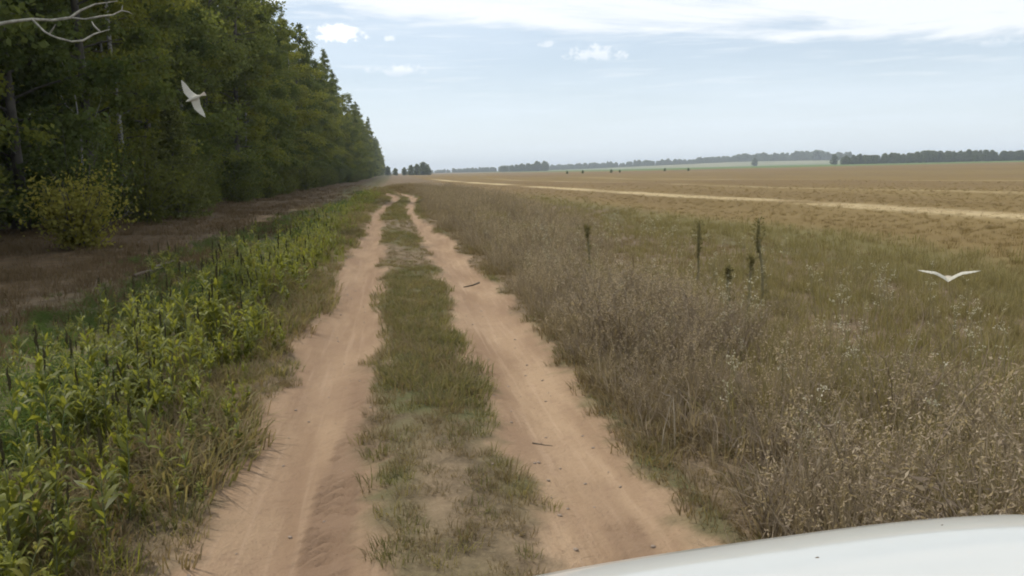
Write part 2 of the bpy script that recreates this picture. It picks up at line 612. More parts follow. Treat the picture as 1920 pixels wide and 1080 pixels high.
M_HEAD = mat_foliage('pale_seed_head', (0.21, 0.170, 0.122), (0.52, 0.44, 0.33), (0.24, 0.19, 0.15), 0.36, 0.85, 0.08, 0.6)
M_FLOWER = mat_foliage('whitish_flower', (0.34, 0.31, 0.25), (0.62, 0.58, 0.49), (0.4, 0.36, 0.29), 0.35, 0.85, 0.08, 0.3)
M_STRAW = mat_foliage('stubble_straw', (0.135, 0.098, 0.042), (0.190, 0.142, 0.066), (0.150, 0.108, 0.050), 0.30, 0.85, 0.08)
M_RUSSET = mat_foliage('russet_grass', (0.080, 0.056, 0.034), (0.150, 0.108, 0.064), (0.110, 0.084, 0.044), 0.25, 0.85, 0.08)
M_STALK = mat_plain('dry_stalk', (0.165, 0.142, 0.068), 0.85, 0.35, 40)
M_STALKHEAD = mat_foliage('stalk_seed_head', (0.110, 0.100, 0.045), (0.235, 0.205, 0.105), (0.150, 0.138, 0.062), 0.32, 0.85, 0.08, 0.3)
M_STRAWPALE = mat_plain('pale_straw', (0.30, 0.255, 0.185), 0.85, 0.3, 30, spec=0.2)
M_TWIG = mat_plain('twig_wood', (0.10, 0.075, 0.052), 0.9, 0.35, 40)
M_STONE = mat_plain('pebble', (0.20, 0.155, 0.12), 0.9, 0.3, 30)


# ------------------------------------------------------------------ ground, track, field
def build_ground():
    ys = list(np.arange(-9, 2.4, 0.14)) + list(np.arange(2.4, 7.4, 0.022))
    y = ys[-1]
    while y < 6500:
        y += max(0.036, 0.0125 * y)
        ys.append(y)
    ys = np.array(ys)
    ts = list(np.arange(0, 2.3, 0.042))
    t = ts[-1]
    while t < 6500:
        t += max(0.042, 0.055 * (t - 1.5))
        ts.append(t)
    ts = np.array(ts)
    ts = np.concatenate([-ts[:0:-1], ts])
    Yg, Tg = np.meshgrid(ys, ts, indexing='ij')
    fall = sstep(np.abs(Tg), 60, 10)
    Xg = Tg + xc(Yg) * fall
    nr, nc = Yg.shape
    x, y = Xg.ravel(), Yg.ravel()
    rut = rutmask(x, y)
    t = x - xc(y)
    hs = np.interp(y, _yy, _hs)
    tread = sstep(np.abs(t + hs - 0.27 - 0.05 * np.sin(y * 1.3)), 0.15, 0.09) * sstep(y, 8.0, 5.0) + 0.8 * sstep(np.abs(t - hs - 0.10), 0.13, 0.06) * sstep(fbm(x, y, 0.8, 2), 0.5, 0.62) * sstep(y, 8, 6)
    tread = np.clip(0.30 * sstep(t, 0.1, -0.2) + tread * (0.45 + 0.55 * sstep(fbm(x * 1.5, y, 1.1, 3), 0.30, 0.5)), 0, 1)
    z = height(x, y) + clods(x, y) * (0.7 + 0.6 * (1 - rut)) * sstep(y, 25, 10)
    # chevron prints pressed by a tyre
    ph = (y + 0.75 * np.abs(t + hs - 0.27 - 0.05 * np.sin(y * 1.3)) + 0.05 * (fbm(x, y, 4.0, 2) - 0.5)) / 0.11 * 2 * np.pi
    z = z + np.clip(tread - 0.30, 0, 1) * (0.034 * np.sign(np.sin(ph)) * np.abs(np.sin(ph)) ** 0.5 - 0.008) * sstep(fbm(x, y, 6.0, 3), 0.36, 0.58)
    green = sstep(fbm(x + 3, y * 0.5, 0.55, 3) + 0.10 * sstep(y, 4, 20) - 0.06 * sstep(np.abs(t), 0.2, 0.5), 0.40, 0.56) * (np.abs(t) < 1.4) + 1.0 * sstep(t, -1.3, -2.0) * sstep(t, -5.2, -4.0)
    edge_f = 7.8 + (fbm(x, y, 0.09, 3) - 0.5) * 5
    field = sstep(x - edge_f, -1.0, 1.5)
    gband = sstep(np.abs(x - 7.2 - (fbm(x * 0 + 2, y, 0.05, 2) - 0.5) * 5), 4.4, 1.6) * sstep(y, 75, 30)
    farg = sstep(y + 0.5 * x, 640, 700) * sstep(x, 120, 220)
    crop = np.clip(farg, 0, 1)
    green = np.clip(np.where(field > 0.02, gband * 0.8, green), 0, 1)
    litter = sstep(x, -4.6, -6.0) * sstep(y, 330, 150)
    litter = np.clip(litter * (0.55 + 0.9 * fbm(x, y, 0.35, 3)), 0, 1)
    xl = np.interp(y, [0, 23, 36, 56, 89, 120, 200], [22.0, 20.3, 19.1, 17.4, 15.4, 13.6, 10.6]) + (fbm(y * 0 + 5, y, 0.08, 2) - 0.5) * 1.6
    straw = (sstep(np.abs(x - xl), 1.9, 0.4) + 0.45 * sstep(np.abs(x - xl * 1.55 - 8), 2.2, 0.5) + 0.35 * sstep(np.abs(x - xl * 2.3 - 25), 3.0, 0.8)) * sstep(y, 240, 180) * sstep(fbm(x, y, 0.12, 3), 0.22, 0.40)
    straw = straw * (1 - sstep(np.abs(y - 95), 8, 4) * 0.9)
    V = np.stack([x, y, z], 1)
    idx = np.arange(nr * nc).reshape(nr, nc)
    Q = np.stack([idx[:-1, :-1], idx[:-1, 1:], idx[1:, 1:], idx[1:, :-1]], -1).reshape(-1, 4)
    at = {'rut': rut, 'green': green, 'field': field, 'straw': straw, 'litter': litter, 'tread': tread, 'crop': crop}
    cr = rut[Q].mean(1)
    cf = field[Q].mean(1)
    for name, sel in (('dirt_track', cr > 0.4), ('field', (cr <= 0.4) & (cf > 0.5)), ('ground', (cr <= 0.4) & (cf <= 0.5))):
        f = Q[sel]
        used, inv = np.unique(f, return_inverse=True)
        me = mesh_np(name, V[used], inv.reshape(-1, 4), M_EARTH, True, {k: v[used] for k, v in at.items()})
        o = link(name, me)
        tag(o, kind='structure')


build_ground()


# ------------------------------------------------------------------ scatter: one object for what nobody could count
def proto_coll(name, meshes):
    c = bpy.data.collections.new(name)
    for i, me in enumerate(meshes):
        c.objects.link(bpy.data.objects.new('%s_%02d' % (name, i), me))
    return c


def scatter(name, label, cat, pts, rot, scl, idx, coll):
    me = mesh_np(name, pts, [], None, False, {'rot': np.asarray(rot, float), 'scl': np.asarray(scl, float), 'idx': np.asarray(idx, int)})
    o = link(name, me)
    tag(o, label, cat, None, 'stuff')
    g = bpy.data.node_groups.new(name + '_spread', 'GeometryNodeTree')
    g.interface.new_socket('Geometry', in_out='INPUT', socket_type='NodeSocketGeometry')
    g.interface.new_socket('Geometry', in_out='OUTPUT', socket_type='NodeSocketGeometry')
    n = g.nodes
    gi, go = n.new('NodeGroupInput'), n.new('NodeGroupOutput')
    ip = n.new('GeometryNodeInstanceOnPoints')
    ci = n.new('GeometryNodeCollectionInfo')
    ci.inputs['Collection'].default_value = coll
    ci.inputs['Separate Children'].default_value = True
    ci.inputs['Reset Children'].default_value = True

    def na(nm, ty):
        a = n.new('GeometryNodeInputNamedAttribute')
        a.data_type = ty
        a.inputs['Name'].default_value = nm
        return a.outputs['Attribute']
    g.links.new(gi.outputs[0], ip.inputs['Points'])
    g.links.new(ci.outputs[0], ip.inputs['Instance'])
    ip.inputs['Pick Instance'].default_value = True
    g.links.new(na('idx', 'INT'), ip.inputs['Instance Index'])
    g.links.new(na('rot', 'FLOAT_VECTOR'), ip.inputs['Rotation'])
    g.links.new(na('scl', 'FLOAT'), ip.inputs['Scale'])
    g.links.new(ip.outputs[0], go.inputs[0])
    md = o.modifiers.new('spread', 'NODES')
    md.node_group = g
    return o


def rots(n, rs, tilt=0.08):
    return np.stack([rs.normal(0, tilt, n), rs.normal(0, tilt, n), rs.uniform(0, 2 * np.pi, n)], 1)


def sample(rs, x0, x1, y0, y1, dens):
    """random points with a density (per m2) that thins with distance: dens(y)"""
    P = []
    ya = y0
    while ya < y1:
        yb = min(y1, ya * 1.12 + 0.3 if ya > 0 else ya + 1.0)
        n = int((x1 - x0) * (yb - ya) * dens((ya + yb) / 2))
        P.append(np.stack([rs.uniform(x0, x1, n), rs.uniform(ya, yb, n)], 1))
        ya = yb
    return np.concatenate(P)


def clump(rs, n, hr, wr, lean, r, mat, name):
    b = Buf()
    a = rs.uniform(0, 2 * np.pi, n)
    d = r * np.sqrt(rs.rand(n))
    base = np.stack([np.cos(a) * d, np.sin(a) * d, np.full(n, -0.01)], 1)
    h = rs.uniform(hr[0], hr[1], n)
    b.blades(base, h, rs.uniform(wr[0], wr[1], n), rs.uniform(lean[0], lean[1], n), a + rs.normal(0, 0.8, n), rs)
    return b.mesh(name, mat)


def panicle_clump(rs, n, hr, r, name, heads=True):
    """dry stems with small drooping seed heads and a few withered blades"""
    b = Buf()
    a = rs.uniform(0, 2 * np.pi, n)
    d = r * np.sqrt(rs.rand(n))
    base = np.stack([np.cos(a) * d, np.sin(a) * d, np.full(n, -0.01)], 1)
    h = rs.uniform(hr[0], hr[1], n)
    tips = b.blades(base, h, rs.uniform(0.0025, 0.005, n), rs.uniform(0.05, 0.7, n), a + rs.normal(0, 0.9, n), rs)
    m = n // 2
    b.blades(base[:m], h[:m] * rs.uniform(0.35, 0.8, m), rs.uniform(0.005, 0.010, m), rs.uniform(0.3, 1.3, m), rs.uniform(0, 6.28, m), rs)
    nb = sum(len(v) for v in b.v)
    b2 = Buf()
    if heads:
        sel = tips[rs.rand(n) < 0.55]
        P = np.repeat(sel, 9, 0) + rs.normal(0, 1, (len(sel) * 9, 3)) * [0.010, 0.010, 0.030] - [0, 0, 0.025]
        b2.leaves(P, 0.020, rs, droop=0.4, aspect=0.32)
    me = bpy.data.meshes.new(name)
    v = np.concatenate(b.v + b2.v)
    F = []
    nq1 = sum(len(f) for f in b.q)
    q2 = [f + nb for f in b2.q]
    F.append(np.concatenate(b.q + q2))
    F.append(np.concatenate(b.t))
    me = mesh_np(name, v, F, None, False, {'tone': np.concatenate(b.tone + b2.tone)})
    me.materials.append(M_DRY)
    me.materials.append(M_HEAD)
    mi = np.zeros(len(me.polygons), np.int32)
    mi[nq1:nq1 + sum(len(f) for f in b2.q)] = 1
    me.polygons.foreach_set('material_index', mi)
    return me


def build_grass():
    rs = np.random.RandomState(21)
    # --- tall dry grass right of the track
    tall = [panicle_clump(rs, 28, (0.34, 0.70), 0.12, 'tall_%d' % i) for i in range(5)]
    tall += [clump(rs, 34, (0.20, 0.46), (0.005, 0.011), (0.2, 1.3), 0.12, M_DRY, 'withered_%d' % i) for i in range(3)]
    tall += [clump(rs, 30, (0.20, 0.42), (0.006, 0.012), (0.1, 0.9), 0.11, M_OLIVE, 'lush_%d' % i) for i in range(3)]
    for i in range(3):      # tangled thicker stems, bent and crossing
        b = Buf()
        for j in range(9):
            a0, a1 = rs.uniform(0, 6.28, 2)
            L = rs.uniform(0.35, 0.75)
            p0 = np.array([math.cos(a0), math.sin(a0), 0]) * rs.uniform(0, 0.1)
            d = np.array([math.cos(a1) * 0.5, math.sin(a1) * 0.5, 1.0]) * L
            b.tube([p0, p0 + d * 0.5 + rs.normal(0, 0.02, 3), p0 + d * 0.8 + rs.normal(0, 0.03, 3), p0 + d * [1.35, 1.35, 0.95]], [0.004, 0.0034, 0.0026, 0.0012], 3, rs.rand(), False)
            m = 7
            b.leaves(p0 + d * rs.uniform(0.3, 1.0, (m, 1)), 0.05, rs, droop=0.5, aspect=0.22)
        tall.append(b.mesh('tangle_%d' % i, M_DRY))
    C = proto_coll('dry_grass_kind', tall)
    P = sample(rs, 1.0, 9.5, 1.9, 90, lambda y: 88 if y < 6 else 88 * (6 / y) ** 0.9)
    t = P[:, 0] - xc(P[:, 1])
    edge = 1.36 + (fbm(P[:, 0], P[:, 1], 0.7, 3) - 0.5) * 0.9
    outer = np.interp(P[:, 1], [3, 5, 7, 10, 17, 30, 60], [4.6, 3.9, 3.5, 3.6, 4.2, 6.0, 7.0]) + (fbm(P[:, 0] + 40, P[:, 1], 0.35, 3) - 0.5) * 2.0
    prob = sstep(t, edge - 0.15, edge + 0.35) * np.maximum(sstep(P[:, 0], outer + 1.0, outer - 0.6), 0.10 * sstep(P[:, 0], 8.0, 6.0))
    patch = fbm(P[:, 0] + 9, P[:, 1] * 0.7, 0.55, 3)
    prob *= 0.6 + 0.6 * sstep(patch, 0.32, 0.55)
    keep = (rs.rand(len(P)) < prob) & (rutmask(P[:, 0], P[:, 1]) < 0.3)
    P, t, edge, outer = P[keep], t[keep], edge[keep], outer[keep]
    n = len(P)
    gp = fbm(P[:, 0] + 70, P[:, 1], 0.40, 3)
    isg = (rs.rand(n) < (0.08 + sstep(gp, 0.48, 0.62) * 0.8) * sstep(t, 1.6, 3.2))
    short = rs.rand(n) < 0.36 + 0.4 * sstep(t - edge, 0.7, 0.0)
    idx = np.where(isg, rs.randint(8, 11, n), np.where(short, rs.randint(5, 8, n), np.where(rs.rand(n) < 0.3, rs.randint(11, 14, n), rs.randint(0, 5, n))))
    hum = 0.62 + 0.75 * fbm(P[:, 0] + 5, P[:, 1], 0.5, 2)
    scl = rs.uniform(0.5, 1.22, n) * hum * (0.62 + 0.38 * sstep(t - edge, -0.2, 0.7)) * (0.42 + 0.58 * sstep(outer - P[:, 0], -0.6, 1.2))
    z = height(P[:, 0], P[:, 1])
    scatter('dry_grass', 'tall dry grey-brown grass with pale seed heads along the right wheel line', 'grass',
            np.column_stack([P, z]), rots(n, rs, 0.12), scl, idx, C)
    # --- low green grass
    low = [clump(rs, 34, (0.05, 0.13), (0.004, 0.008), (0.2, 1.4), 0.10, M_GRASS if i < 2 else M_OLIVE, 'low_%d' % i) for i in range(4)]
    low += [clump(rs, 26, (0.04, 0.12), (0.004, 0.008), (0.3, 1.6), 0.10, M_LITTER, 'lowdry_%d' % i) for i in range(3)]
    C2 = proto_coll('low_grass_kind', low)
    P = sample(rs, -2.2, 2.6, 2.4, 95, lambda y: 130 if y < 8 else 130 * (8 / y) ** 1.1)
    t = P[:, 0] - xc(P[:, 1])
    rm = rutmask(P[:, 0], P[:, 1])
    pat = fbm(P[:, 0] + 3, P[:, 1] * 0.5, 0.55, 3) + 0.10 * sstep(P[:, 1], 4, 20)
    dens = np.where(np.abs(t) < 1.2, 0.35 + 0.65 * sstep(pat, 0.36, 0.52), 0.55 + 0.4 * sstep(pat, 0.36, 0.55))
    far = sstep(P[:, 1], 66, 80)
    keep = (rm < 0.25 + 0.5 * rs.rand(len(P)) ** 3) & (rs.rand(len(P)) < np.maximum(dens, far))
    P, t, pat, far = P[keep], t[keep], pat[keep], far[keep]
    n = len(P)
    dryp = np.where(np.abs(t) < 1.2, 0.75 - 0.50 * sstep(pat, 0.46, 0.64), np.where(t > 1.2, 0.88, 0.5)) + 0.3 * far
    idx = np.where(rs.rand(n) < dryp, rs.randint(4, 7, n), rs.randint(0, 4, n))
    scl = rs.uniform(0.45, 1.2, n) * (0.7 + 0.5 * sstep(pat, 0.48, 0.66)) * (1 + 0.55 * sstep(t, 1.3, 1.7) + 0.7 * sstep(t, -1.05, -1.3)) * (1 + 2.2 * far) * (1 + 0.1 * sstep(P[:, 1], 12, 40))  # left-rim tufts enlarged to stand in for the weeds' shadow patches
    scatter('short_grass', 'short patchy green and dry grass between the two wheel lines', 'grass',
            np.column_stack([P, height(P[:, 0], P[:, 1])]), rots(n, rs), scl, idx, C2)
    # --- green band beside the field, then stubble
    stub = [clump(rs, 22, (0.06, 0.16), (0.004, 0.008), (0.05, 0.8), 0.14, M_STRAW, 'stub_%d' % i) for i in range(4)]
    stub += [clump(rs, 26, (0.10, 0.26), (0.005, 0.010), (0.1, 1.0), 0.14, M_OLIVE, 'fieldgreen_%d' % i) for i in range(3)]
    stub.append(clump(rs, 30, (0.05, 0.16), (0.005, 0.010), (0.6, 1.8), 0.16, M_HEAD, 'windrow_0'))
    C3 = proto_coll('stubble_kind', stub)
    P = sample(rs, 2.8, 60.0, 3.5, 130, lambda y: 34 if y < 12 else 34 * (12 / y) ** 1.6)
    inview = (P[:, 0] < 0.95 * P[:, 1] + 3.5) & (rs.rand(len(P)) < sstep(P[:, 1], 130, 45)) & (rs.rand(len(P)) < np.where(P[:, 0] < 9, 1.0, 0.5))
    P = P[inview]
    gb = sstep(np.abs(P[:, 0] - 6.9 - (fbm(P[:, 0] * 0 + 2, P[:, 1], 0.05, 2) - 0.5) * 5), 4.4, 1.8) * sstep(P[:, 1], 75, 30)
    n = len(P)
    isg = rs.rand(n) < gb * (0.35 + 0.45 * sstep(fbm(P[:, 0], P[:, 1], 0.3, 3), 0.35, 0.55))
    idx = np.where(isg, rs.randint(4, 7, n), rs.randint(0, 4, n))
    xl = np.interp(P[:, 1], [0, 23, 36, 56, 89, 120, 200], [22.0, 20.3, 19.1, 17.4, 15.4, 13.6, 10.6]) + (fbm(P[:, 1] * 0 + 5, P[:, 1], 0.08, 2) - 0.5) * 1.6
    idx = np.where(np.abs(P[:, 0] - xl) < 1.1, 7, idx)
    scl = rs.uniform(0.6, 1.3, n) * np.where(isg, 1.0, 0.75)
    scatter('field_stubble', 'short ochre stubble and dull green regrowth on the mown field', 'stubble',
            np.column_stack([P, height(P[:, 0], P[:, 1])]), rots(n, rs), scl, idx, C3)
    # --- russet grass on the strip below the trees
    rus = [clump(rs, 22, (0.06, 0.20), (0.004, 0.009), (0.2, 1.3), 0.15, M_RUSSET, 'russet_%d' % i) for i in range(4)]
    C4 = proto_coll('russet_kind', rus)
    P = sample(rs, -12.0, -3.2, 7.0, 120, lambda y: 24 if y < 16 else 24 * (16 / y) ** 1.3)
    keep = (P[:, 0] > -0.62 * P[:, 1] - 3.0) & (rs.rand(len(P)) < 0.25 + 0.75 * sstep(fbm(P[:, 0], P[:, 1], 0.4, 3), 0.38, 0.55))
    P = P[keep]
    n = len(P)
    scatter('russet_grass', 'low russet dead grass on the strip between weeds and forest', 'grass',
            np.column_stack([P, height(P[:, 0], P[:, 1])]), rots(n, rs), rs.uniform(0.5, 1.5, n), rs.randint(0, 4, n), C4)


build_grass()


# ------------------------------------------------------------------ weeds left of the track
def weed_parts(rs, h, spike=True, lush=1.0):
    """a tall upright weed: stem, lance-shaped leaves, dark seed spike"""
    lean = rs.normal(0, 0.05, 2)
    k = np.linspace(0, 1, 6)
    pts = np.stack([lean[0] * h * k ** 2 + rs.normal(0, 0.004, 6), lean[1] * h * k ** 2 + rs.normal(0, 0.004, 6), k * h - 0.02], 1)
    st = Buf()
    st.tube(pts, np.linspace(0.006, 0.0022, 6), 4)
    lf = Buf()
    nl = int(38 * lush)
    u = rs.uniform(0.04, 0.93, nl)
    base = np.stack([np.interp(u, k, pts[:, i]) for i in range(3)], 1)
    az = rs.uniform(0, 2 * np.pi, nl)
    L = (0.05 + 0.11 * np.sin(np.pi * np.clip(u * 0.9 + 0.12, 0, 1))) * rs.uniform(0.7, 1.4, nl)
    W = L * rs.uniform(0.15, 0.26, nl)
    upk = rs.uniform(0.4, 2.4, nl)
    d = np.stack([np.cos(az), np.sin(az), upk], 1)
    d /= np.linalg.norm(d, axis=1)[:, None]
    s = np.stack([-np.sin(az), np.cos(az), rs.normal(0, 0.25, nl)], 1)
    drop = np.stack([np.zeros(nl), np.zeros(nl), -L * rs.uniform(0.05, 0.75, nl)], 1)
    Lc, Wc = L[:, None], W[:, None]
    a1 = base + d * Lc * 0.40
    tip = base + d * Lc + drop
    V = np.stack([base, a1 - s * Wc * 0.5, a1 + s * Wc * 0.5, a1 + d * Lc * 0.30 + drop * 0.3 - s * Wc * 0.38, a1 + d * Lc * 0.30 + drop * 0.3 + s * Wc * 0.38, tip], 1)
    i = np.arange(nl) * 6
    lf.add(V.reshape(-1, 3), np.stack([i + 1, i + 2, i + 4, i + 3], 1), np.concatenate([np.stack([i, i + 2, i + 1], 1), np.stack([i + 3, i + 4, i + 5], 1)]),
           np.repeat(np.clip(0.15 + 0.45 * u + rs.normal(0, 0.30, nl), 0, 1), 6))
    sp = None
    if spike:
        sp = Buf()
        top = pts[-1]
        n = 7
        kk = np.linspace(0, 1, n)
        hl = rs.uniform(0.10, 0.20)
        sp.tube(np.stack([top[0] + rs.normal(0, 0.003, n), top[1] + rs.normal(0, 0.003, n), top[2] - hl * 0.45 + kk * hl], 1),
                np.array([0.003, 0.008, 0.010, 0.0095, 0.008, 0.005, 0.002]) * rs.uniform(0.8, 1.2), 5)
        m = 40
        P = np.stack([top[0] + rs.normal(0, 0.006, m), top[1] + rs.normal(0, 0.006, m), top[2] - hl * 0.45 + rs.rand(m) * hl * 0.95], 1)
        sp.leaves(P, 0.014, rs, upright=0.5, aspect=0.5)
    return st, lf, sp


def merge_meshes(name, bufs_mats):
    v, q, t, tone, qm, tm = [], [], [], [], [], []
    n = 0
    mats = []
    for i, (b, m) in enumerate(bufs_mats):
        mats.append(m)
        v += b.v
        tone += b.tone
        for f in b.q:
            q.append(f + n)
            qm.append(np.full(len(f), i))
        for f in b.t:
            t.append(f + n)
            tm.append(np.full(len(f), i))
        n += b.n
    F = [np.concatenate(q)] + ([np.concatenate(t)] if t else [])
    me = mesh_np(name, np.concatenate(v), F, None, False, {'tone': np.concatenate(tone)})
    for m in mats:
        me.materials.append(m)
    mi = np.concatenate(qm + tm).astype(np.int32)
    me.polygons.foreach_set('material_index', mi)
    return me


def weed_profile(x, y):
    """how tall the weed band is at a place, 0 outside it"""
    t = x - xc(y)
    inner = -1.30 + (fbm(x, y, 0.6, 3) - 0.5) * 1.1 + 0.05 * sstep(y, 12, 22) + 0.14 * sstep(y, 5.2, 4.0)
    outer = -5.4 + (fbm(x + 30, y, 0.3, 3) - 0.5) * 2.0 + 1.6 * sstep(y, 22, 60)
    return sstep(inner - t, -0.20, 0.75) * sstep(t - outer, -0.3, 1.0)


def build_weeds():
    rs = np.random.RandomState(5)
    protos = []
    for i in range(5):
        h = rs.uniform(0.62, 0.86)
        st, lf, sp = weed_parts(rs, h, True, 1.0)
        root = empty('tall_weed')
        ms = (st.mesh('stem', M_WEED_STEM), lf.mesh('leaves', M_WEED), sp.mesh('seed_spike', M_SPIKE))
        for nm, me in zip(('stem', 'leaves', 'seed_spike'), ms):
            link(nm, me, root)
        protos.append(root)
    # individually placed: the ones that stand out with their dark spikes
    spots = [(-2.55, 5.1), (-2.25, 5.3), (-2.1, 5.0), (-1.95, 5.45), (-2.75, 5.6), (-2.45, 6.2), (-1.9, 6.0), (-2.0, 6.9), (-1.85, 7.4), (-2.12, 7.6),
             (-2.3, 8.2), (-1.82, 8.4), (-2.05, 8.9), (-2.35, 9.4), (-1.9, 9.8), (-2.6, 10.3), (-2.1, 11.0), (-2.3, 12.2), (-1.9, 13.1), (-2.4, 14.5), (-2.0, 15.8)]
    while len(spots) < 85:
        y = 3.4 + 22 * rs.rand() ** 1.6
        x = rs.uniform(-3.9, -1.35)
        if x < -0.66 * y + 0.2:
            continue
        if weed_profile(x, y) > 0.35 and min((x - a) ** 2 + (y - b) ** 2 for a, b in spots) > 0.012:
            spots.append((x, y))
    for i, (x, y) in enumerate(spots):
        o = protos[i] if i < 5 else copy_tree(protos[i % 5])
        o.location = (x, y, float(height(x, y)))
        o.rotation_euler = (rs.normal(0, 0.05), rs.normal(0, 0.05), rs.uniform(0, 6.28))
        s = rs.uniform(0.66, 1.08) * (1.0 if i < 21 else 0.88)
        o.scale = (s, s, s)
        pl = ('at the rim of the left wheel line' if x > -1.8 else 'in the middle of the green band' if x > -2.7 else 'beside the russet strip')
        hh = 'tall' if s > 0.84 else 'shorter'
        tag(o, hh + ' green weed with dark seed spike ' + pl, 'weed', hh + ' spiked weeds ' + pl)
    # the mass of leafy weeds between them
    kinds = []
    for i in range(5):
        st, lf, sp = weed_parts(rs, rs.uniform(0.40, 0.78), i < 1, (1.1, 0.8, 1.2, 1.4, 0.7)[i])
        bl = [(st, M_WEED_STEM), (lf, (M_WEED, M_WEED, M_WEED_Y, M_WEED, M_WEED_B)[i])]
        if sp:
            bl.append((sp, M_SPIKE))
        kinds.append(merge_meshes('weed_kind_%d' % i, bl))
    for i in range(2):      # feathery low growth
        b = Buf()
        n = 40
        a = rs.uniform(0, 6.28, n)
        d = 0.16 * np.sqrt(rs.rand(n))
        b.blades(np.stack([np.cos(a) * d, np.sin(a) * d, np.zeros(n)], 1), rs.uniform(0.15, 0.42, n), rs.uniform(0.006, 0.014, n), rs.uniform(0.3, 1.5, n), a, rs)
        P = np.stack([rs.normal(0, 0.13, 160), rs.normal(0, 0.13, 160), rs.uniform(0.08, 0.36, 160)], 1)
        b.leaves(P, 0.055, rs, aspect=0.3)
        kinds.append(b.mesh('feather_%d' % i, M_FEATHER))
    for i in range(2):
        kinds.append(clump(rs, 34, (0.12, 0.38), (0.007, 0.013), (0.1, 1.1), 0.13, M_WEED, 'weed_blade_%d' % i))
    C = proto_coll('weed_kind', kinds)
    P = sample(rs, -6.2, -0.9, 2.6, 80, lambda y: 44 if y < 9 else 44 * (9 / y) ** 1.0)
    pr = weed_profile(P[:, 0], P[:, 1])
    keep = (rs.rand(len(P)) < pr * (0.35 + 0.65 * sstep(fbm(P[:, 0] + 80, P[:, 1], 1.1, 3), 0.36, 0.52))) & (P[:, 0] > -0.72 * P[:, 1] - 0.6) & (rutmask(P[:, 0], P[:, 1]) < 0.25)
    P, pr = P[keep], pr[keep]
    n = len(P)
    fe = fbm(P[:, 0] + 11, P[:, 1], 0.35, 3)
    u = rs.rand(n)
    pf = np.maximum(sstep(fe, 0.46, 0.60) * 0.7, 0.8 * sstep(P[:, 0], -2.9, -3.8)) * sstep(P[:, 0], -1.9, -2.8)
    idx = np.where(u < pf, rs.randint(5, 7, n), np.where(rs.rand(n) < 0.30, rs.randint(7, 9, n), rs.choice([0, 0, 0, 1, 1, 1, 3, 3, 3, 2, 4], n, p=[0.1] * 9 + [0.06, 0.04])))
    scl = 0.84 * rs.uniform(0.5, 1.2, n) * (0.3 + 0.7 * pr) * (0.55 + 0.85 * fbm(P[:, 0], P[:, 1], 0.9, 3)) * (1 - 0.55 * sstep(P[:, 0], -2.1, -3.4))
    scatter('weed_growth', 'dense leafy green weeds filling the band left of the track', 'weeds',
            np.column_stack([P, height(P[:, 0], P[:, 1])]), rots(n, rs, 0.10), scl, idx, C)


build_weeds()


# ------------------------------------------------------------------ trees and bushes
def gen_tree(rs, H, cb, R, nl, per, leaf, kind, droop=0.0, trunk_r=0.13, point=1.0):
    """trunk with limbs; leaves clustered along twigs.  cb: crown base as a share of H"""
    w = Buf()
    k = np.linspace(0, 1, 9)
    sway = np.cumsum(rs.normal(0, 0.012 * H, (9, 2)), axis=0) * (k[:, None])
    sway[0] = 0
    T = np.column_stack([sway, k * H - 0.15])
    w.tube(T, trunk_r * (1 - k) ** 0.8 + 0.012, 8, 1.0)
    lf = Buf()
    pts, tones = [], []
    for i in range(nl):
        u = cb + (0.985 - cb) * ((i + rs.rand()) / nl)
        b = np.array([np.interp(u, k, T[:, j]) for j in range(3)])
        rel = (u - cb) / (1 - cb)
        prof = np.clip(np.sin(np.pi * np.clip(rel * 0.80 + 0.22, 0, 1)) ** 0.8, 0.08, 1) if point < 1.5 else np.clip((1 - rel) ** 0.75 + 0.06, 0.05, 1)
        L = R * prof * rs.uniform(0.55, 1.22)
        az = i * 2.399 + rs.normal(0, 0.5)
        rise = rs.uniform(0.15, 0.95) * (0.5 + 0.8 * rel)
        d = np.array([math.cos(az), math.sin(az), rise])
        d /= np.linalg.norm(d)
        s = np.linspace(0, 1, 5)[:, None]
        pl = b + d * L * s + np.array([0, 0, -droop * L]) * s ** 2 + np.cumsum(rs.normal(0, 0.035 * L, (5, 3)), 0) * s
        limb_tone = rs.normal(0.38, 0.22)
        r0 = max(0.012, trunk_r * 0.34 * (1 - u) ** 0.5)
        w.tube(pl, np.linspace(r0, 0.006, 5), 4, 0.0)
        for j in range(rs.randint(2, 5)):
            q = rs.uniform(0.35, 1.05)
            c = np.array([np.interp(min(q, 1), s[:, 0], pl[:, m]) for m in range(3)])
            r = rs.uniform(0.40, 0.75) * (0.55 + 0.22 * L)
            w.tube([c - d * 0.2, c + [0, 0, r * 0.3], c + rs.normal(0, 0.4, 3) * r + [0, 0, -droop * r]], [0.010, 0.007, 0.003], 3, 0.0)
            nleaf = int(per * 9 * r * r / 0.4) + 14
            o = rs.normal(size=(nleaf, 3))
            o /= np.linalg.norm(o, axis=1)[:, None]
            pp = c + o * (r * rs.rand(nleaf) ** 0.45)[:, None] * [1, 1, 0.72] * (1 + rs.normal(0, 0.16, (nleaf, 1))) + [0, 0, -droop * r * 0.5]
            pts.append(pp)
            tones.append(np.clip(limb_tone + rs.normal(0, 0.12) + rs.normal(0, 0.15, nleaf), 0, 1))
    pts, tones = np.concatenate(pts), np.concatenate(tones)
    ok = pts[:, 2] > 0.05
    lf.leaves(pts[ok], leaf, rs, droop=0.25 + droop, aspect=0.72, tone=tones[ok])
    return w, lf


def tree_proto(name, rs, bark, leafmat, **kw):
    w, lf = gen_tree(rs, kind=name, **kw)
    root = empty(name)
    link('trunk', w.mesh('trunk', bark, True), root)
    link('crown', lf.mesh('crown', leafmat), root)
    return root


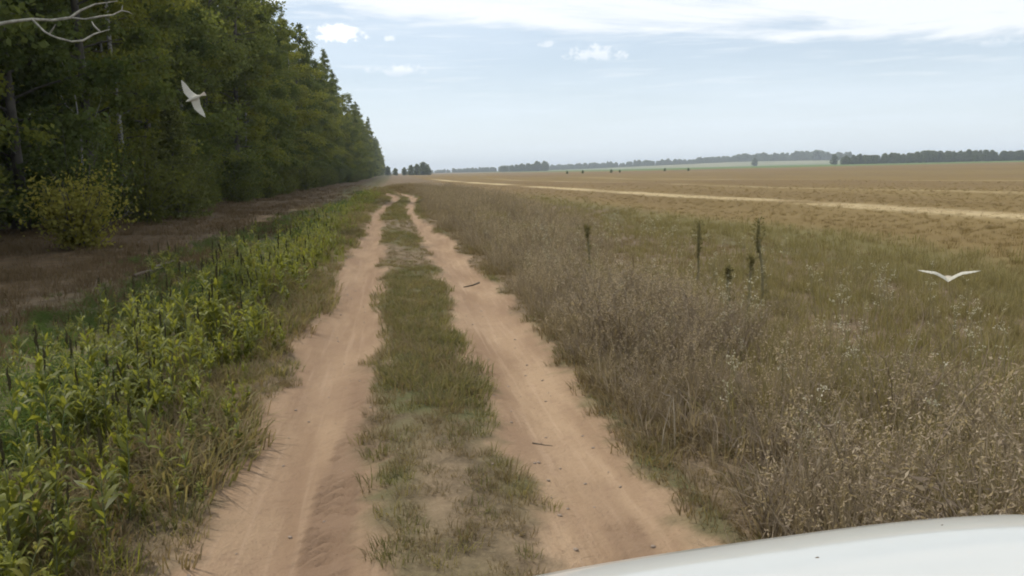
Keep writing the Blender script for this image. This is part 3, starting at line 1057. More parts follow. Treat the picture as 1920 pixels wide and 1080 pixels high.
def bush_proto(name, rs, H, R, nst, leafmat, leaf, per=7):
    w, lf = Buf(), Buf()
    P, tn = [], []
    for i in range(nst):
        az = rs.uniform(0, 6.28)
        out = R * math.sqrt(rs.rand())
        h = H * rs.uniform(0.55, 1.0) * (1 - 0.35 * (out / R) ** 2)
        s = np.linspace(0, 1, 5)
        pl = np.column_stack([math.cos(az) * out * s ** 1.3, math.sin(az) * out * s ** 1.3, h * s - 0.05]) + np.cumsum(rs.normal(0, 0.03 * H, (5, 3)), 0) * s[:, None]
        w.tube(pl, np.linspace(0.018, 0.004, 5), 4)
        for j in range(per):
            q = rs.uniform(0.12, 1.02)
            c = np.array([np.interp(q, s, pl[:, m]) for m in range(3)])
            n = rs.randint(10, 20)
            P.append(c + rs.normal(0, 0.10 + 0.045 * H, (n, 3)))
            tn.append(np.clip(rs.normal(0.45, 0.18) + rs.normal(0, 0.18, n), 0, 1))
    P, tn = np.concatenate(P), np.concatenate(tn)
    ok = P[:, 2] > 0.02
    lf.leaves(P[ok], leaf, rs, droop=0.2, aspect=0.65, tone=tn[ok])
    root = empty(name)
    link('stems', w.mesh('stems', M_BARK, True), root)
    link('foliage', lf.mesh('foliage', leafmat), root)
    return root


def spruce_proto(rs, H):
    w, lf = Buf(), Buf()
    k = np.linspace(0, 1, 7)
    w.tube(np.column_stack([rs.normal(0, 0.01, 7), rs.normal(0, 0.01, 7), k * H - 0.1]), 0.07 * (1 - k) + 0.008, 7)
    z = 0.25
    P, tn = [], []
    while z < H * 0.97:
        rel = z / H
        L0 = (1 - rel) ** 0.85 * H * 0.33 + 0.08
        nb = 8
        a0 = rs.uniform(0, 6.28)
        for i in range(nb):
            az = a0 + i * 6.28 / nb + rs.normal(0, 0.15)
            L = L0 * rs.uniform(0.7, 1.15)
            s = np.linspace(0, 1, 5)
            pl = np.column_stack([np.cos(az) * L * s, np.sin(az) * L * s, z + L * (0.10 * s - 0.30 * s ** 2 + 0.16 * s ** 3)])
            w.tube(pl, np.linspace(0.014, 0.004, 5), 3)
            n = int(60 * L / (H * 0.33) + 14)
            q = rs.uniform(0.1, 1.02, n)
            c = np.stack([np.interp(q, s, pl[:, m]) for m in range(3)], 1)
            side = np.array([-math.sin(az), math.cos(az), 0])
            c = c + side * (rs.normal(0, 0.16, n) * L * (1 - q * 0.7))[:, None] + rs.normal(0, 0.02, (n, 3)) - [0, 0, 0.03]
            P.append(c)
            tn.append(np.clip(0.2 + 0.6 * q + rs.normal(0, 0.12, n), 0, 1))
        z += 0.30 * (1 - 0.4 * rel)
    lf.leaves(np.concatenate(P), 0.15, rs, droop=0.25, aspect=0.38, tone=np.concatenate(tn))
    root = empty('young_spruce')
    link('trunk', w.mesh('trunk', M_BARK, True), root)
    link('branches', lf.mesh('branches', M_LEAF['spruce']), root)
    return root


def put(o, x, y, s=1.0, rz=0.0, sz=None, tilt=(0, 0)):
    o.location = (x, y, float(height(x, y)))
    o.rotation_euler = (tilt[0], tilt[1], rz)
    o.scale = (s, s, sz or s)
    return o


def build_forest():
    rs = np.random.RandomState(77)
    kinds = [
        tree_proto('birch_tree', rs, M_BARK_BIRCH, M_LEAF['birch'], H=20, cb=0.06, R=3.5, nl=62, per=10, leaf=0.17, droop=0.35, trunk_r=0.12),
        tree_proto('aspen_tree', rs, M_BARK, M_LEAF['aspen'], H=20.5, cb=0.07, R=3.6, nl=62, per=10, leaf=0.18, droop=0.1, trunk_r=0.15),
        tree_proto('alder_tree', rs, M_BARK, M_LEAF['alder'], H=18, cb=0.04, R=3.6, nl=62, per=10, leaf=0.18, droop=0.15, trunk_r=0.14),
        tree_proto('birch_tree', rs, M_BARK_BIRCH, M_LEAF['birch'], H=15, cb=0.05, R=3.0, nl=54, per=10, leaf=0.16, droop=0.4, trunk_r=0.09),
        tree_proto('aspen_tree', rs, M_BARK, M_LEAF['aspen'], H=22, cb=0.15, R=3.1, nl=62, per=10, leaf=0.17, droop=0.05, trunk_r=0.16),
    ]
    labels = ['tall drooping birch with pale trunk', 'tall round-topped aspen with grey trunk', 'broad dark alder leafed almost to the ground',
              'slim lower birch with light leaves', 'tallest narrow aspen with open crown']

    def stretch(x, y):
        if x < -13.4:
            return 'behind the front trees of the forest'
        return ('by the yellowing bush' if y < 27 else 'by the young spruce' if y < 45 else 'along the straight of the track' if y < 75 else
                'just past the bend of the track' if y < 180 else 'beyond the track towards the forest end' if y < 400 else 'at the far end of the forest')
    used = [False] * 5

    def place(k, x, y, s, sz=None):
        o = copy_tree(kinds[k]) if used[k] else kinds[k]
        used[k] = True
        put(o, x, y, s, rs.uniform(0, 6.28), sz, (rs.normal(0, 0.015), rs.normal(0, 0.015)))
        st = ' ' + stretch(x, y)
        tag(o, labels[k] + st, 'tree', ['drooping birches of the forest edge', 'round-topped aspens of the forest edge', 'broad alders of the forest edge',
                                  'slim birches of the forest edge', 'narrow aspens of the forest edge'][k] + st)
        return o
    first = None
    # front row
    y = 15.5
    seq = [2, 1, 0, 2, 4, 0, 3, 1, 2, 0, 1, 4, 3, 2, 1, 0]
    i = 0
    while y < 720:
        x = -11.4 + rs.normal(0, 0.7) - 0.8 * sstep(y, 60, 110) + 1.6 * sstep(y, 120, 200)
        s = rs.uniform(0.80, 1.10)
        o = place(seq[i % 16], x, y, s, s * rs.uniform(0.92, 1.06))
        if first is None:
            first = o
        y += (3.4 if y < 120 else 3.4 + (y - 120) * 0.011) * rs.uniform(0.75, 1.3)
        i += 1
    # second and third rows close the wood behind
    for x0, ymax, step in ((-14.8, 330, 3.4), (-19.5, 130, 5.0)):
        y = 17.0 - x0 * 0.12
        while y < ymax:
            s = rs.uniform(0.92, 1.1)
            place(rs.choice([0, 1, 2, 4, 1, 2]), x0 + rs.normal(0, 0.9), y, s)
            y += (step + max(0, y - 100) * 0.012) * rs.uniform(0.75, 1.3)
    # understorey
    bushes = [bush_proto('forest_bush', rs, 3.2, 1.5, 26, M_LEAF['bush'], 0.11, 9), bush_proto('forest_bush', rs, 2.2, 1.3, 22, M_LEAF['bush'], 0.10, 9),
              bush_proto('forest_bush', rs, 4.6, 1.6, 26, M_LEAF['alder'], 0.12, 10)]
    bl = ['leafy green door-high bush under the trees', 'low spreading bush under the trees', 'tall dark sapling thicket under the trees']
    bg = ['door-high bushes under the edge trees', 'low bushes at the foot of the edge trees', 'sapling thickets under the edge trees']
    ub = [False] * 3
    y = 17.0
    while y < 330:
        for x0 in (-9.9, -12.2, -14.0):
            k = rs.choice([0, 2, 2]) if x0 < -11 else rs.choice([0, 1, 1, 2])
            o = copy_tree(bushes[k]) if ub[k] else bushes[k]
            ub[k] = True
            s = rs.uniform(0.75, 1.2)
            put(o, x0 + rs.normal(0, 0.6) - 0.6 * sstep(y, 50, 80) + 1.2 * sstep(y, 120, 180), y + rs.uniform(-1, 1), s, rs.uniform(0, 6.28))
            st = ' ' + stretch(-11, y)
            tag(o, bl[k] + st, 'bush', bg[k] + st)
        y += (2.7 + max(0, y - 60) * 0.02) * rs.uniform(0.8, 1.25)
    # yellowing bush standing out in front of the trees
    yb = bush_proto('yellowing_bush', rs, 1.95, 1.0, 34, M_LEAF['yellow'], 0.085, 9)
    put(yb, -7.3, 20.0, 1.12, 0.6)
    tag(yb, 'yellowing rounded bush alone on the russet strip before the dark forest', 'bush')
    # young spruce
    sp = spruce_proto(rs, 4.9)
    put(sp, -8.6, 33.5, 1.0, 0.3)
    tag(sp, 'young spruce with tiered hanging branches in front of the forest edge', 'tree')
    # dead birch pole
    b = Buf()
    k = np.linspace(0, 1, 9)
    b.tube(np.column_stack([0.25 * np.sin(k * 3), 0 * k, k * 7.2 - 0.1]), 0.06 * (1 - k * 0.75), 7, 1.0)
    for u, az, L in ((0.55, 0.4, 1.1), (0.66, 3.6, 0.9), (0.8, 1.0, 0.9), (0.9, 4.0, 0.7)):
        p0 = np.array([0.25 * math.sin(u * 3), 0, u * 7.2])
        b.tube([p0, p0 + np.array([math.cos(az), math.sin(az), 0.9]) * L * 0.5, p0 + np.array([math.cos(az), math.sin(az), 1.6]) * L * 0.9], [0.02, 0.013, 0.005], 5, 1.0)
    o = link('dead_birch', b.mesh('dead_birch', M_BARK_BIRCH, True))
    put(o, -10.9, 30.0, 0.8, 0.2)
    tag(o, 'thin pale dead birch pole with a forked top in the forest edge', 'dead tree')
    # bleached dead limb on the first tree, reaching out before the leaves
    dl = Buf()
    def P(px, py, Y):
        d = Fw + Rt * ((px - 960) / 1500.0) - Up * ((py - 540) / 1500.0)
        s = Y / d.y
        return np.array([d.x * s, Y, EYE + d.z * s])
    A = [P(-90, 70, 16.9), P(-20, 48, 17.0), P(25, 40, 17.1), P(60, 36, 17.2), P(98, 38, 17.3), P(132, 33, 17.3), P(150, 20, 17.4), P(178, 8, 17.4), P(220, 2, 17.5)]
    dl.tube([first.location + Vector((0.0, 0, 4.2)), *A], [0.06, 0.05, 0.040, 0.032, 0.028, 0.027, 0.027, 0.024, 0.016, 0.007], 6)
    B = [P(60, 36, 17.2), P(84, 60, 16.9), P(104, 70, 16.8), P(135, 78, 16.7), P(156, 76, 16.7), P(176, 64, 16.8), P(206, 55, 16.9)]
    dl.tube(B, [0.02, 0.020, 0.021, 0.020, 0.020, 0.017, 0.006], 6)
    dl.tube([P(92, 64, 16.9), P(98, 56, 16.8), P(104, 46, 16.7)], [0.02, 0.015, 0.006], 5)
    D = [P(132, 33, 17.3), P(160, 36, 17.1), P(188, 31, 17.0), P(212, 28, 17.0), P(228, 20, 17.0), P(240, 22, 17.0), P(250, 27, 17.1)]
    dl.tube(D, [0.018, 0.017, 0.020, 0.016, 0.012, 0.009, 0.004], 6)
    dl.tube([P(228, 20, 17.0), P(230, 10, 17.0)], [0.012, 0.005], 5)
    dl.tube([P(188, 60, 16.85), P(176, 48, 16.8), P(172, 40, 16.8)], [0.018, 0.018, 0.008], 5)
    me = dl.mesh('dead_limb', M_BARK_DEAD, True)
    limb = link('dead_limb', me, first)
    bpy.context.view_layer.update()
    limb.matrix_parent_inverse = first.matrix_world.inverted()
    limb['label'] = 'bleached crooked bare limb reaching out of the leaves'
    tag(first, 'dark alder at the near end of the forest with a bleached dead limb', 'tree', 'alder with the dead limb')
    del first['group']
    return kinds


TREES = build_forest()


# ------------------------------------------------------------------ far country: clumps, belts, ridge
def far_tree_mesh(rs, name, H, R, mat):
    w = Buf()
    n = 900
    u = rs.rand(n)
    a = rs.uniform(0, 6.28, n)
    prof = np.sin(np.pi * np.clip(u * 0.72 + 0.26, 0, 1)) ** 0.6
    r = R * prof * np.sqrt(rs.rand(n)) * (0.75 + 0.35 * np.sin(a * 3 + u * 7))
    P = np.stack([np.cos(a) * r, np.sin(a) * r, H * (0.02 + 0.96 * u)], 1)
    w.leaves(P, H * 0.10, rs, aspect=0.9)
    return w.mesh(name, mat)


def build_far():
    rs = np.random.RandomState(3)
    far = [far_tree_mesh(rs, 'far_%d' % i, 12, rs.uniform(3.6, 5.0), M_LEAF['alder']) for i in range(4)]
    trunk = Buf()
    trunk.tube([(0, 0, -0.3), (0, 0, 4), (0, 0, 9)], [0.25, 0.2, 0.05], 6)
    tm = trunk.mesh('far_trunk', M_BARK, True)

    def lone(name, x, y, s, label, group, k=None):
        r = empty(name)
        link('trunk', tm, r)
        link('crown', far[rs.randint(4) if k is None else k], r)
        put(r, x, y, s, rs.uniform(0, 6.28), s * 0.82)
        tag(r, label, 'tree', group)
    # copse standing in the field beyond the forest's end
    for x, y, s in ((-5, 640, 0.72), (1, 630, 0.55), (8, 640, 0.6), (13, 632, 0.78), (18, 640, 0.86), (22.5, 634, 1.0), (26, 640, 0.82)):
        lone('copse_tree', x, y, s, 'dark round tree of the small copse past the end of the forest', 'trees of the copse past the forest')
    # low scattered bushes on the field's far rim
    for az, d, s in ((12.2, 420, 0.12), (13.3, 425, 0.13), (15.3, 430, 0.14), (15.9, 432, 0.11), (19.0, 440, 0.13), (20.6, 445, 0.13)):
        r = empty('field_bush')
        link('crown', far[rs.randint(4)], r)
        x, y = d * math.sin(rad(az)), d * math.cos(rad(az))
        put(r, x, y, s * 1.3, rs.uniform(0, 6.28), s)
        tag(r, 'small dark bush on the far rim of the brown field', 'bush', 'bushes on the far rim of the field')
    # two single trees standing above the right-hand wood
    for az, d, s in ((30.0, 1150, 1.35), (30.7, 1160, 1.15), (25.0, 1500, 1.4)):
        lone('standing_tree', d * math.sin(rad(az)), d * math.cos(rad(az)), s, 'distant tree rising above the low end of the far wood', 'trees at the low end of the far wood')
    C = proto_coll('far_wood_kind', far)

    def belt(name, label, az0, az1, d, s0, s1, n, dj=40):
        u = rs.rand(n)
        az = np.radians(az0 + (az1 - az0) * u)
        dd = d + rs.uniform(0, dj, n)
        x, y = dd * np.sin(az), dd * np.cos(az)
        sc = (s0 + (s1 - s0) * u) * rs.uniform(0.75, 1.15, n) * (0.8 + 0.4 * vnoise(u * 40, u * 0 + az0))
        scatter(name, label, 'wood', np.column_stack([x, y, height(x, y)]), rots(n, rs, 0.02), sc, rs.randint(0, 4, n), C)
    belt('far_wood', 'long dark wood along the right-hand skyline beyond the field', 30.5, 52, 1050, 0.85, 1.15, 520, 90)
    belt('hazy_wood', 'pale hazy wood along the middle of the skyline', 10.5, 31, 2100, 1.0, 2.6, 420, 200)
    belt('skyline_copse', 'blue hazy rounded copse on the skyline right of the track', 7.5, 10.8, 1500, 0.9, 1.3, 70, 80)
    belt('skyline_hedge', 'thin blue hazy hedge line on the skyline straight ahead', 1.5, 8.5, 1900, 0.55, 1.0, 150, 150)
    # low swell of land under the hazy wood
    n = 90
    az = np.radians(np.linspace(-8, 75, n))
    V, F = [], []
    ds = [1550, 1800, 2050, 2400, 3000]
    hgt = np.interp(np.degrees(az), [-8, 8, 14, 24, 32, 50, 75], [0, 0, 3, 12, 10, 22, 26])
    for j, (d, k) in enumerate(zip(ds, (0, 0.5, 0.9, 1.0, 0.7))):
        x, y = d * np.sin(az), d * np.cos(az)
        V.append(np.column_stack([x, y, height(x, y) - 0.6 + hgt * k]))
    V = np.concatenate(V)
    for j in range(len(ds) - 1):
        for i in range(n - 1):
            F.append((j * n + i, j * n + i + 1, (j + 1) * n + i + 1, (j + 1) * n + i))
    m, q, out = new_mat('distant_pasture')
    geo = q.node('ShaderNodeNewGeometry')
    nn = q.noise(q.scalevec(geo.outputs['Position'], (0.004, 0.004, 0.004)), 1.0, 3)
    p = q.node('ShaderNodeBsdfPrincipled')
    q.l.new(q.mix(q.smooth(nn, 0.4, 0.6), (0.10, 0.12, 0.05), (0.17, 0.16, 0.08)), p.inputs['Base Color'])
    p.inputs['Roughness'].default_value = 1.0
    q.l.new(p.outputs[0], out.inputs[0])
    tag(link('hills', mesh_np('hills', V, np.array(F), m, True)), kind='structure')


build_far()


# ------------------------------------------------------------------ single plants, sticks and stones by the track
def build_details():
    rs = np.random.RandomState(12)
    # tall seed-headed stalks rising above the dry grass
    specs = [(4.15, 10.56, 0.96, 0.50, 0.130, 'tall dark stalk with thick seed head leaning over the dry grass'),
             (4.43, 9.18, 1.06, 0.46, 0.115, 'tallest dark stalk with a narrow seed head and ragged lower leaves in the dry grass'),
             (4.06, 8.75, 0.66, 0.18, 0.060, 'short stalk with a stubby head close beside the tallest stalk'),
             (3.33, 7.65, 0.66, 0.13, 0.035, 'thin short brown stalk with a small tip in the dry grass'),
             (3.0, 12.2, 0.80, 0.20, 0.060, 'dark stalk behind the leaning one, half sunk in grass')]
    for x, y, h, hl, hr, lab in specs:
        root = empty('seed_stalk', (x, y, float(height(x, y))), rs.uniform(0, 6.28))
        st = Buf()
        k = np.linspace(0, 1, 6)
        lx = rs.normal(0, 0.05)
        pts = np.column_stack([lx * k ** 2 + rs.normal(0, 0.004, 6), rs.normal(0, 0.004, 6), k * (h - hl * 0.4) - 0.02])
        st.tube(pts, np.linspace(0.022, 0.016, 6), 5)
        link('stem', st.mesh('stem', M_STALK), root)
        hd = Buf()
        kk = np.linspace(0, 1, 7)
        hd.tube(np.column_stack([lx + 0 * kk, 0 * kk, h - hl + kk * hl]), hr * 0.22 * np.array([0.3, 0.5, 0.7, 0.9, 0.9, 0.7, 0.2]), 6)
        n = 190
        u = rs.rand(n)
        a = rs.uniform(0, 6.28, n)
        rr = hr * 0.6 * np.sin(np.pi * np.clip(u, 0.06, 0.95) ** 1.8) ** 0.7
        hd.leaves(np.column_stack([lx + np.cos(a) * rr, np.sin(a) * rr, h - hl + u * hl]), 0.045, rs, upright=0.6, aspect=0.35)
        link('seed_head', hd.mesh('seed_head', M_STALKHEAD), root)
        lv = Buf()
        n = 34
        u = rs.uniform(0.05, 0.8, n)
        lv.leaves(np.stack([np.interp(u, k, pts[:, i]) for i in range(3)], 1), 0.075, rs, upright=0.7, aspect=0.25)
        link('leaves', lv.mesh('leaves', M_OLIVE), root)
        tag(root, lab, 'stalk')
    # thinner dry stems, many
    pst = []
    for i in range(3):
        st, hd = Buf(), Buf()
        h = 0.7
        k = np.linspace(0, 1, 5)
        pts = np.column_stack([0.06 * k ** 2, rs.normal(0, 0.004, 5), k * h - 0.02])
        st.tube(pts, np.linspace(0.004, 0.0018, 5), 4)
        for j in range(6):
            u = rs.uniform(0.5, 0.95)
            b0 = np.array([np.interp(u, k, pts[:, m]) for m in range(3)])
            a = rs.uniform(0, 6.28)
            e = b0 + np.array([math.cos(a) * 0.05, math.sin(a) * 0.05, 0.09])
            st.tube([b0, e], [0.002, 0.0012], 3)
            hd.leaves(e + rs.normal(0, 0.010, (6, 3)), 0.013, rs, aspect=0.7)
        hd.leaves(pts[-1] + rs.normal(0, 0.014, (10, 3)), 0.014, rs, aspect=0.7)
        root = empty('dry_flower_stem')
        link('stem', st.mesh('stem', M_STALK), root)
        link('flower_heads', hd.mesh('flower_heads', M_FLOWER), root)['kind'] = 'stuff'
        pst.append(root)
    n = 0
    while n < 150:
        y = 3.6 + 16 * rs.rand() ** 1.4
        x = rs.uniform(1.9, 6.0)
        if x > 0.9 * y + 0.3:
            continue
        o = pst[n] if n < 3 else copy_tree(pst[n % 3])
        put(o, x, y, rs.uniform(0.6, 1.0), rs.uniform(0, 6.28), None, (rs.normal(0, 0.12), rs.normal(0, 0.12)))
        pl = ('close to the right wheel line' if x < 2.8 else 'in the middle of the dry grass' if x < 4.4 else 'where the dry grass meets the green')
        tag(o, 'branching dry stem with whitish flower heads ' + pl, 'dry stem', 'whitish-headed stems ' + pl)
        n += 1
    # bent straw at the rim of the dry grass
    b = Buf()
    b.tube([(1.60, 4.62, 0.0), (1.61, 4.62, 0.14), (1.66, 4.62, 0.34), (1.64, 4.60, 0.37), (1.60, 4.57, 0.385), (1.57, 4.56, 0.41)], [0.0045, 0.004, 0.0036, 0.0032, 0.0032, 0.002], 5)
    b.tube([(1.70, 4.66, 0.0), (1.695, 4.66, 0.18), (1.675, 4.64, 0.35)], [0.006, 0.005, 0.003], 5)
    o = link('bent_straw', b.mesh('bent_straw', M_STRAWPALE, True))
    tag(o, 'pale broken straw bent over at the rim of the dry grass', 'straw')
    b = Buf()
    b.tube([(1.98, 3.78, 0.02), (1.99, 3.78, 0.12), (1.985, 3.77, 0.20), (1.96, 3.76, 0.25)], [0.005, 0.005, 0.004, 0.002], 5)
    o = link('short_straw', b.mesh('short_straw', M_STRAWPALE, True))
    tag(o, 'short upright pale straw stub at the dry grass foot', 'straw')

    # sticks
    def stick(name, p0, p1, r, lab, crook=0.03):
        b = Buf()
        k = np.linspace(0, 1, 6)[:, None]
        p0, p1 = np.array(p0, float), np.array(p1, float)
        pts = p0 * (1 - k) + p1 * k + rs.normal(0, crook, (6, 3)) * [1, 1, 0.1] * np.sin(np.pi * k)
        pts[:, 2] = height(pts[:, 0], pts[:, 1]) + r * 0.6 + (p0[2] * (1 - k[:, 0]) + p1[2] * k[:, 0])
        b.tube(pts, np.linspace(r, r * 0.45, 6), 6)
        m = pts[2]
        b.tube([m, m + np.array([0.25, 0.3, 0.05]) * np.linalg.norm(p1 - p0) * 0.5], [r * 0.6, r * 0.25], 5)
        tag(link(name, b.mesh(name, M_TWIG, True)), lab, 'stick')
    stick('fallen_branch', (-4.35, 14.0, 0.02), (-4.05, 15.4, 0.12), 0.035, 'dark fallen branch lying on the russet strip beside the weeds', 0.05)
    stick('fallen_stick', (1.32, 12.9, 0), (1.05, 12.75, 0), 0.018, 'dark stick lying on the outer rim of the right wheel line', 0.01)
    stick('fallen_stick', (0.58, 12.95, 0), (0.74, 12.95, 0), 0.014, 'short twig on the inner rim of the right wheel line', 0.01)
    stick('fallen_stick', (0.86, 5.10, 0), (0.99, 5.06, 0), 0.006, 'thin twig lying crosswise in the middle of the right wheel line', 0.006)
    # pebbles and clods on the sand
    ico = bmesh.new()
    bmesh.ops.create_icosphere(ico, subdivisions=2, radius=1.0)
    base = np.array([v.co[:] for v in ico.verts])
    tri = np.array([[v.index for v in f.verts] for f in ico.faces])
    ico.free()
    meshes = []
    for i in range(4):
        f = 1 + 0.55 * (np.array([fbm(base[:, 0] + 5 * i, base[:, 1] + base[:, 2] * 1.7, 1.3, 2)]).T - 0.5)
        meshes.append(mesh_np('pebble', base * f * [1.0, 0.8, 0.55], tri, M_STONE, True))
    spots = [(0.98, 5.25), (1.23, 4.9), (-0.36, 4.72), (-0.58, 3.95), (-0.42, 4.05), (0.80, 3.9), (1.12, 4.05), (0.72, 4.4)]
    while len(spots) < 150:
        y = rs.uniform(3.3, 14)
        s = -1 if rs.rand() < 0.5 else 1
        x = float(xc(y)) + s * 0.83 + rs.normal(0, 0.25)
        spots.append((x, y))
    for i, (x, y) in enumerate(spots):
        o = link('pebble', meshes[i % 4])
        r = rs.uniform(0.004, 0.015)
        o.location = (x, y, float(height(x, y)) + r * 0.15)
        o.scale = (r, r, r)
        o.rotation_euler = (0, 0, rs.uniform(0, 6.28))
        tag(o, 'small dark pebble or clod lying on the sandy wheel line', 'pebble', 'pebbles on the sandy wheel lines')


build_details()


# ------------------------------------------------------------------ birds
def mat_bird():
    m, q, out = new_mat('bird_plumage')
    tc = q.node('ShaderNodeTexCoord')
    sep = q.node('ShaderNodeSeparateXYZ')
    q.l.new(tc.outputs['Object'], sep.inputs[0])
    ax = q.math('ABSOLUTE', sep.outputs[0])
    tip = q.smooth(ax, 0.43, 0.50)
    n = q.noise(q.scalevec(tc.outputs['Object'], (30, 6, 10)), 1.0, 4)
    c = q.mix(n, (0.40, 0.385, 0.32), (0.56, 0.54, 0.47))
    c = q.mix(q.math('MULTIPLY', tip, 0.5), c, (0.35, 0.34, 0.31))
    bill = q.math('MULTIPLY', q.smooth(sep.outputs[1], 0.205, 0.215), q.smooth(ax, 0.05, 0.03))
    c = q.mix(bill, c, (0.30, 0.17, 0.05))
    belly = q.math('MULTIPLY', q.smooth(q.math('MULTIPLY', sep.outputs[1], -1.0), 0.10, 0.2), 0.5)
    c = q.mix(belly, c, (0.45, 0.36, 0.28))
    p = q.node('ShaderNodeBsdfPrincipled')
    q.l.new(c, p.inputs['Base Color'])
    p.inputs['Roughness'].default_value = 0.85
    t = q.node('ShaderNodeBsdfTranslucent')
    q.l.new(c, t.inputs[0])
    mx = q.node('ShaderNodeMixShader')
    mx.inputs[0].default_value = 0.25
    q.l.new(p.outputs[0], mx.inputs[1])
    q.l.new(t.outputs[0], mx.inputs[2])
    q.l.new(mx.outputs[0], out.inputs[0])
    return m


M_BIRD = mat_bird()
M_BIRDLEG = mat_plain('bird_leg', (0.25, 0.15, 0.06), 0.6)


def bird(loc, rot, scale, dihedral, elbow, label, legs=True, chord=1.0, sweep=1.0, stout=1.0):
    """gull-like bird: x spans the wings (1 m), y towards the bill, z up"""
    b = Buf()
    k = np.linspace(0, 1, 12)
    yy = -0.20 + 0.43 * k
    rr = np.array([0.012, 0.022, 0.034, 0.046, 0.052, 0.052, 0.046, 0.036, 0.033, 0.031, 0.012, 0.003])
    zz = np.array([0, 0, -0.002, -0.006, -0.008, -0.006, 0, 0.008, 0.014, 0.014, 0.008, 0.004])
    b.tube(np.column_stack([0 * k, yy, zz - 0.03 * (stout - 1)]), rr * stout, 12)
    b.add(np.array([(0, -0.20, 0.012)]), None, None)
    # tail fan
    a = np.array([(-0.012, -0.15, 0.012), (0.012, -0.15, 0.012), (0.055, -0.29, 0.004), (0, -0.30, 0.006), (-0.055, -0.29, 0.004)])
    a2 = a - [0, 0, 0.014]
    b.add(np.concatenate([a, a2]), [(0, 1, 6, 5), (1, 2, 7, 6), (2, 3, 8, 7), (3, 4, 9, 8), (4, 0, 5, 9)], [(0, 3, 1), (1, 3, 2), (0, 4, 3), (5, 6, 8), (6, 7, 8), (5, 8, 9)])
    # wings: sections from root to tip (span, leading y, chord, lift)
    for s in (-1, 1):
        sec = [(0.0, 0.075, 0.17), (0.06, 0.085, 0.165), (0.15, 0.115, 0.150), (0.22, 0.130, 0.140), (0.32, 0.095, 0.115), (0.42, 0.040, 0.075), (0.505, -0.03, 0.014)]
        V = []
        for sp_, ly, ch in sec:
            ly, ch = 0.075 + (ly - 0.075) * sweep + ch * (chord - 1) * 0.5, ch * chord
            zl = 0.02 + (sp_ * dihedral if sp_ < 0.2 else 0.2 * dihedral + (sp_ - 0.2) * elbow)
            th = 0.022 * (1 - sp_ / 0.6) + 0.006
            for f, h in ((0, 0), (0.3, 0.75), (0.65, 0.5), (1.0, 0.12), (1.0, -0.12), (0.65, -0.3), (0.3, -0.35)):
                V.append((s * sp_, ly - f * ch, zl + h * th))
        F = []
        for i in range(len(sec) - 1):
            for j in range(7):
                j2 = (j + 1) % 7
                F.append((i * 7 + j, i * 7 + j2, (i + 1) * 7 + j2, (i + 1) * 7 + j))
        e = (len(sec) - 1) * 7
        T = [(e, e + j, e + j + 1) for j in range(1, 6)] + [(0, j, j + 1) for j in range(1, 6)]
        b.add(np.array(V), F, T)
    me = b.mesh('white_bird', M_BIRD, True)
    o = link('white_bird', me)
    bm = bmesh.new()
    bm.from_mesh(me)
    bmesh.ops.recalc_face_normals(bm, faces=bm.faces)
    bm.to_mesh(me)
    bm.free()
    rm = o.modifiers.new('one_surface', 'REMESH')
    rm.mode = 'VOXEL'
    rm.voxel_size = 0.0065
    rm.use_smooth_shade = True
    o.location = loc
    o.rotation_euler = rot
    o.scale = (scale,) * 3
    tag(o, label, 'bird')
    if legs:
        lg = Buf()
        for s in (-1, 1):
            lg.tube([(s * 0.02, -0.08, -0.03), (s * 0.022, -0.10, -0.09), (s * 0.03, -0.13, -0.14)], [0.006, 0.004, 0.004], 5)
        link('legs', lg.mesh('legs', M_BIRDLEG, True), o)
    return o


def ray(px, py, Y):
    d = Fw + Rt * ((px - 960) / 1500.0) - Up * ((py - 540) / 1500.0)
    return Vector((d.x * Y / d.y, Y, EYE + d.z * Y / d.y))


def build_birds():
    # the low one skims the grass towards the camera, wings held in a shallow V
    p = Vector((7.15, 9.6, 0.42))
    p = ray(1778, 528, 7.6)
    bird(p, (rad(-14), rad(2), rad(180 - 36)), 0.58, 0.80, 0.10, 'white bird with spread wings gliding low over the field edge', True, 1.15, 0.8, 1.35)
    # the high one banks steeply, wings almost upright, in front of the forest
    p = ray(364, 184, 15.0)
    bx = Vector((0.50, -0.10, -0.86)).normalized()      # wing axis, down to the right
    by = Vector((-0.75, -0.45, -0.38))
    by = (by - bx * by.dot(bx)).normalized()
    bz = bx.cross(by)
    m = Matrix((bx, by, bz)).transposed()
    bird(p, m.to_euler(), 0.74, 0.25, -0.15, 'white bird banking with upright wings in front of the dark forest', False, 1.35, 0.5)


build_birds()


# ------------------------------------------------------------------ the car the view is taken from
def mat_paint():
    m, q, out = new_mat('white_paint')
    tc = q.node('ShaderNodeTexCoord')
    n = q.noise(tc.outputs['Object'], 3.0, 4)
    nf = q.noise(tc.outputs['Object'], 90.0, 3)
    c = q.mix(n, (0.38, 0.395, 0.385), (0.43, 0.44, 0.43))
    c = q.mix(q.math('MULTIPLY', q.smooth(nf, 0.66, 0.72), 0.5), c, (0.50, 0.44, 0.36))
    p = q.node('ShaderNodeBsdfPrincipled')
    q.l.new(c, p.inputs['Base Color'])
    p.inputs['Roughness'].default_value = 0.4
    p.inputs['Coat Weight'].default_value = 0.8
    p.inputs['Coat Roughness'].default_value = 0.06
    q.l.new(p.outputs[0], out.inputs[0])
    return m


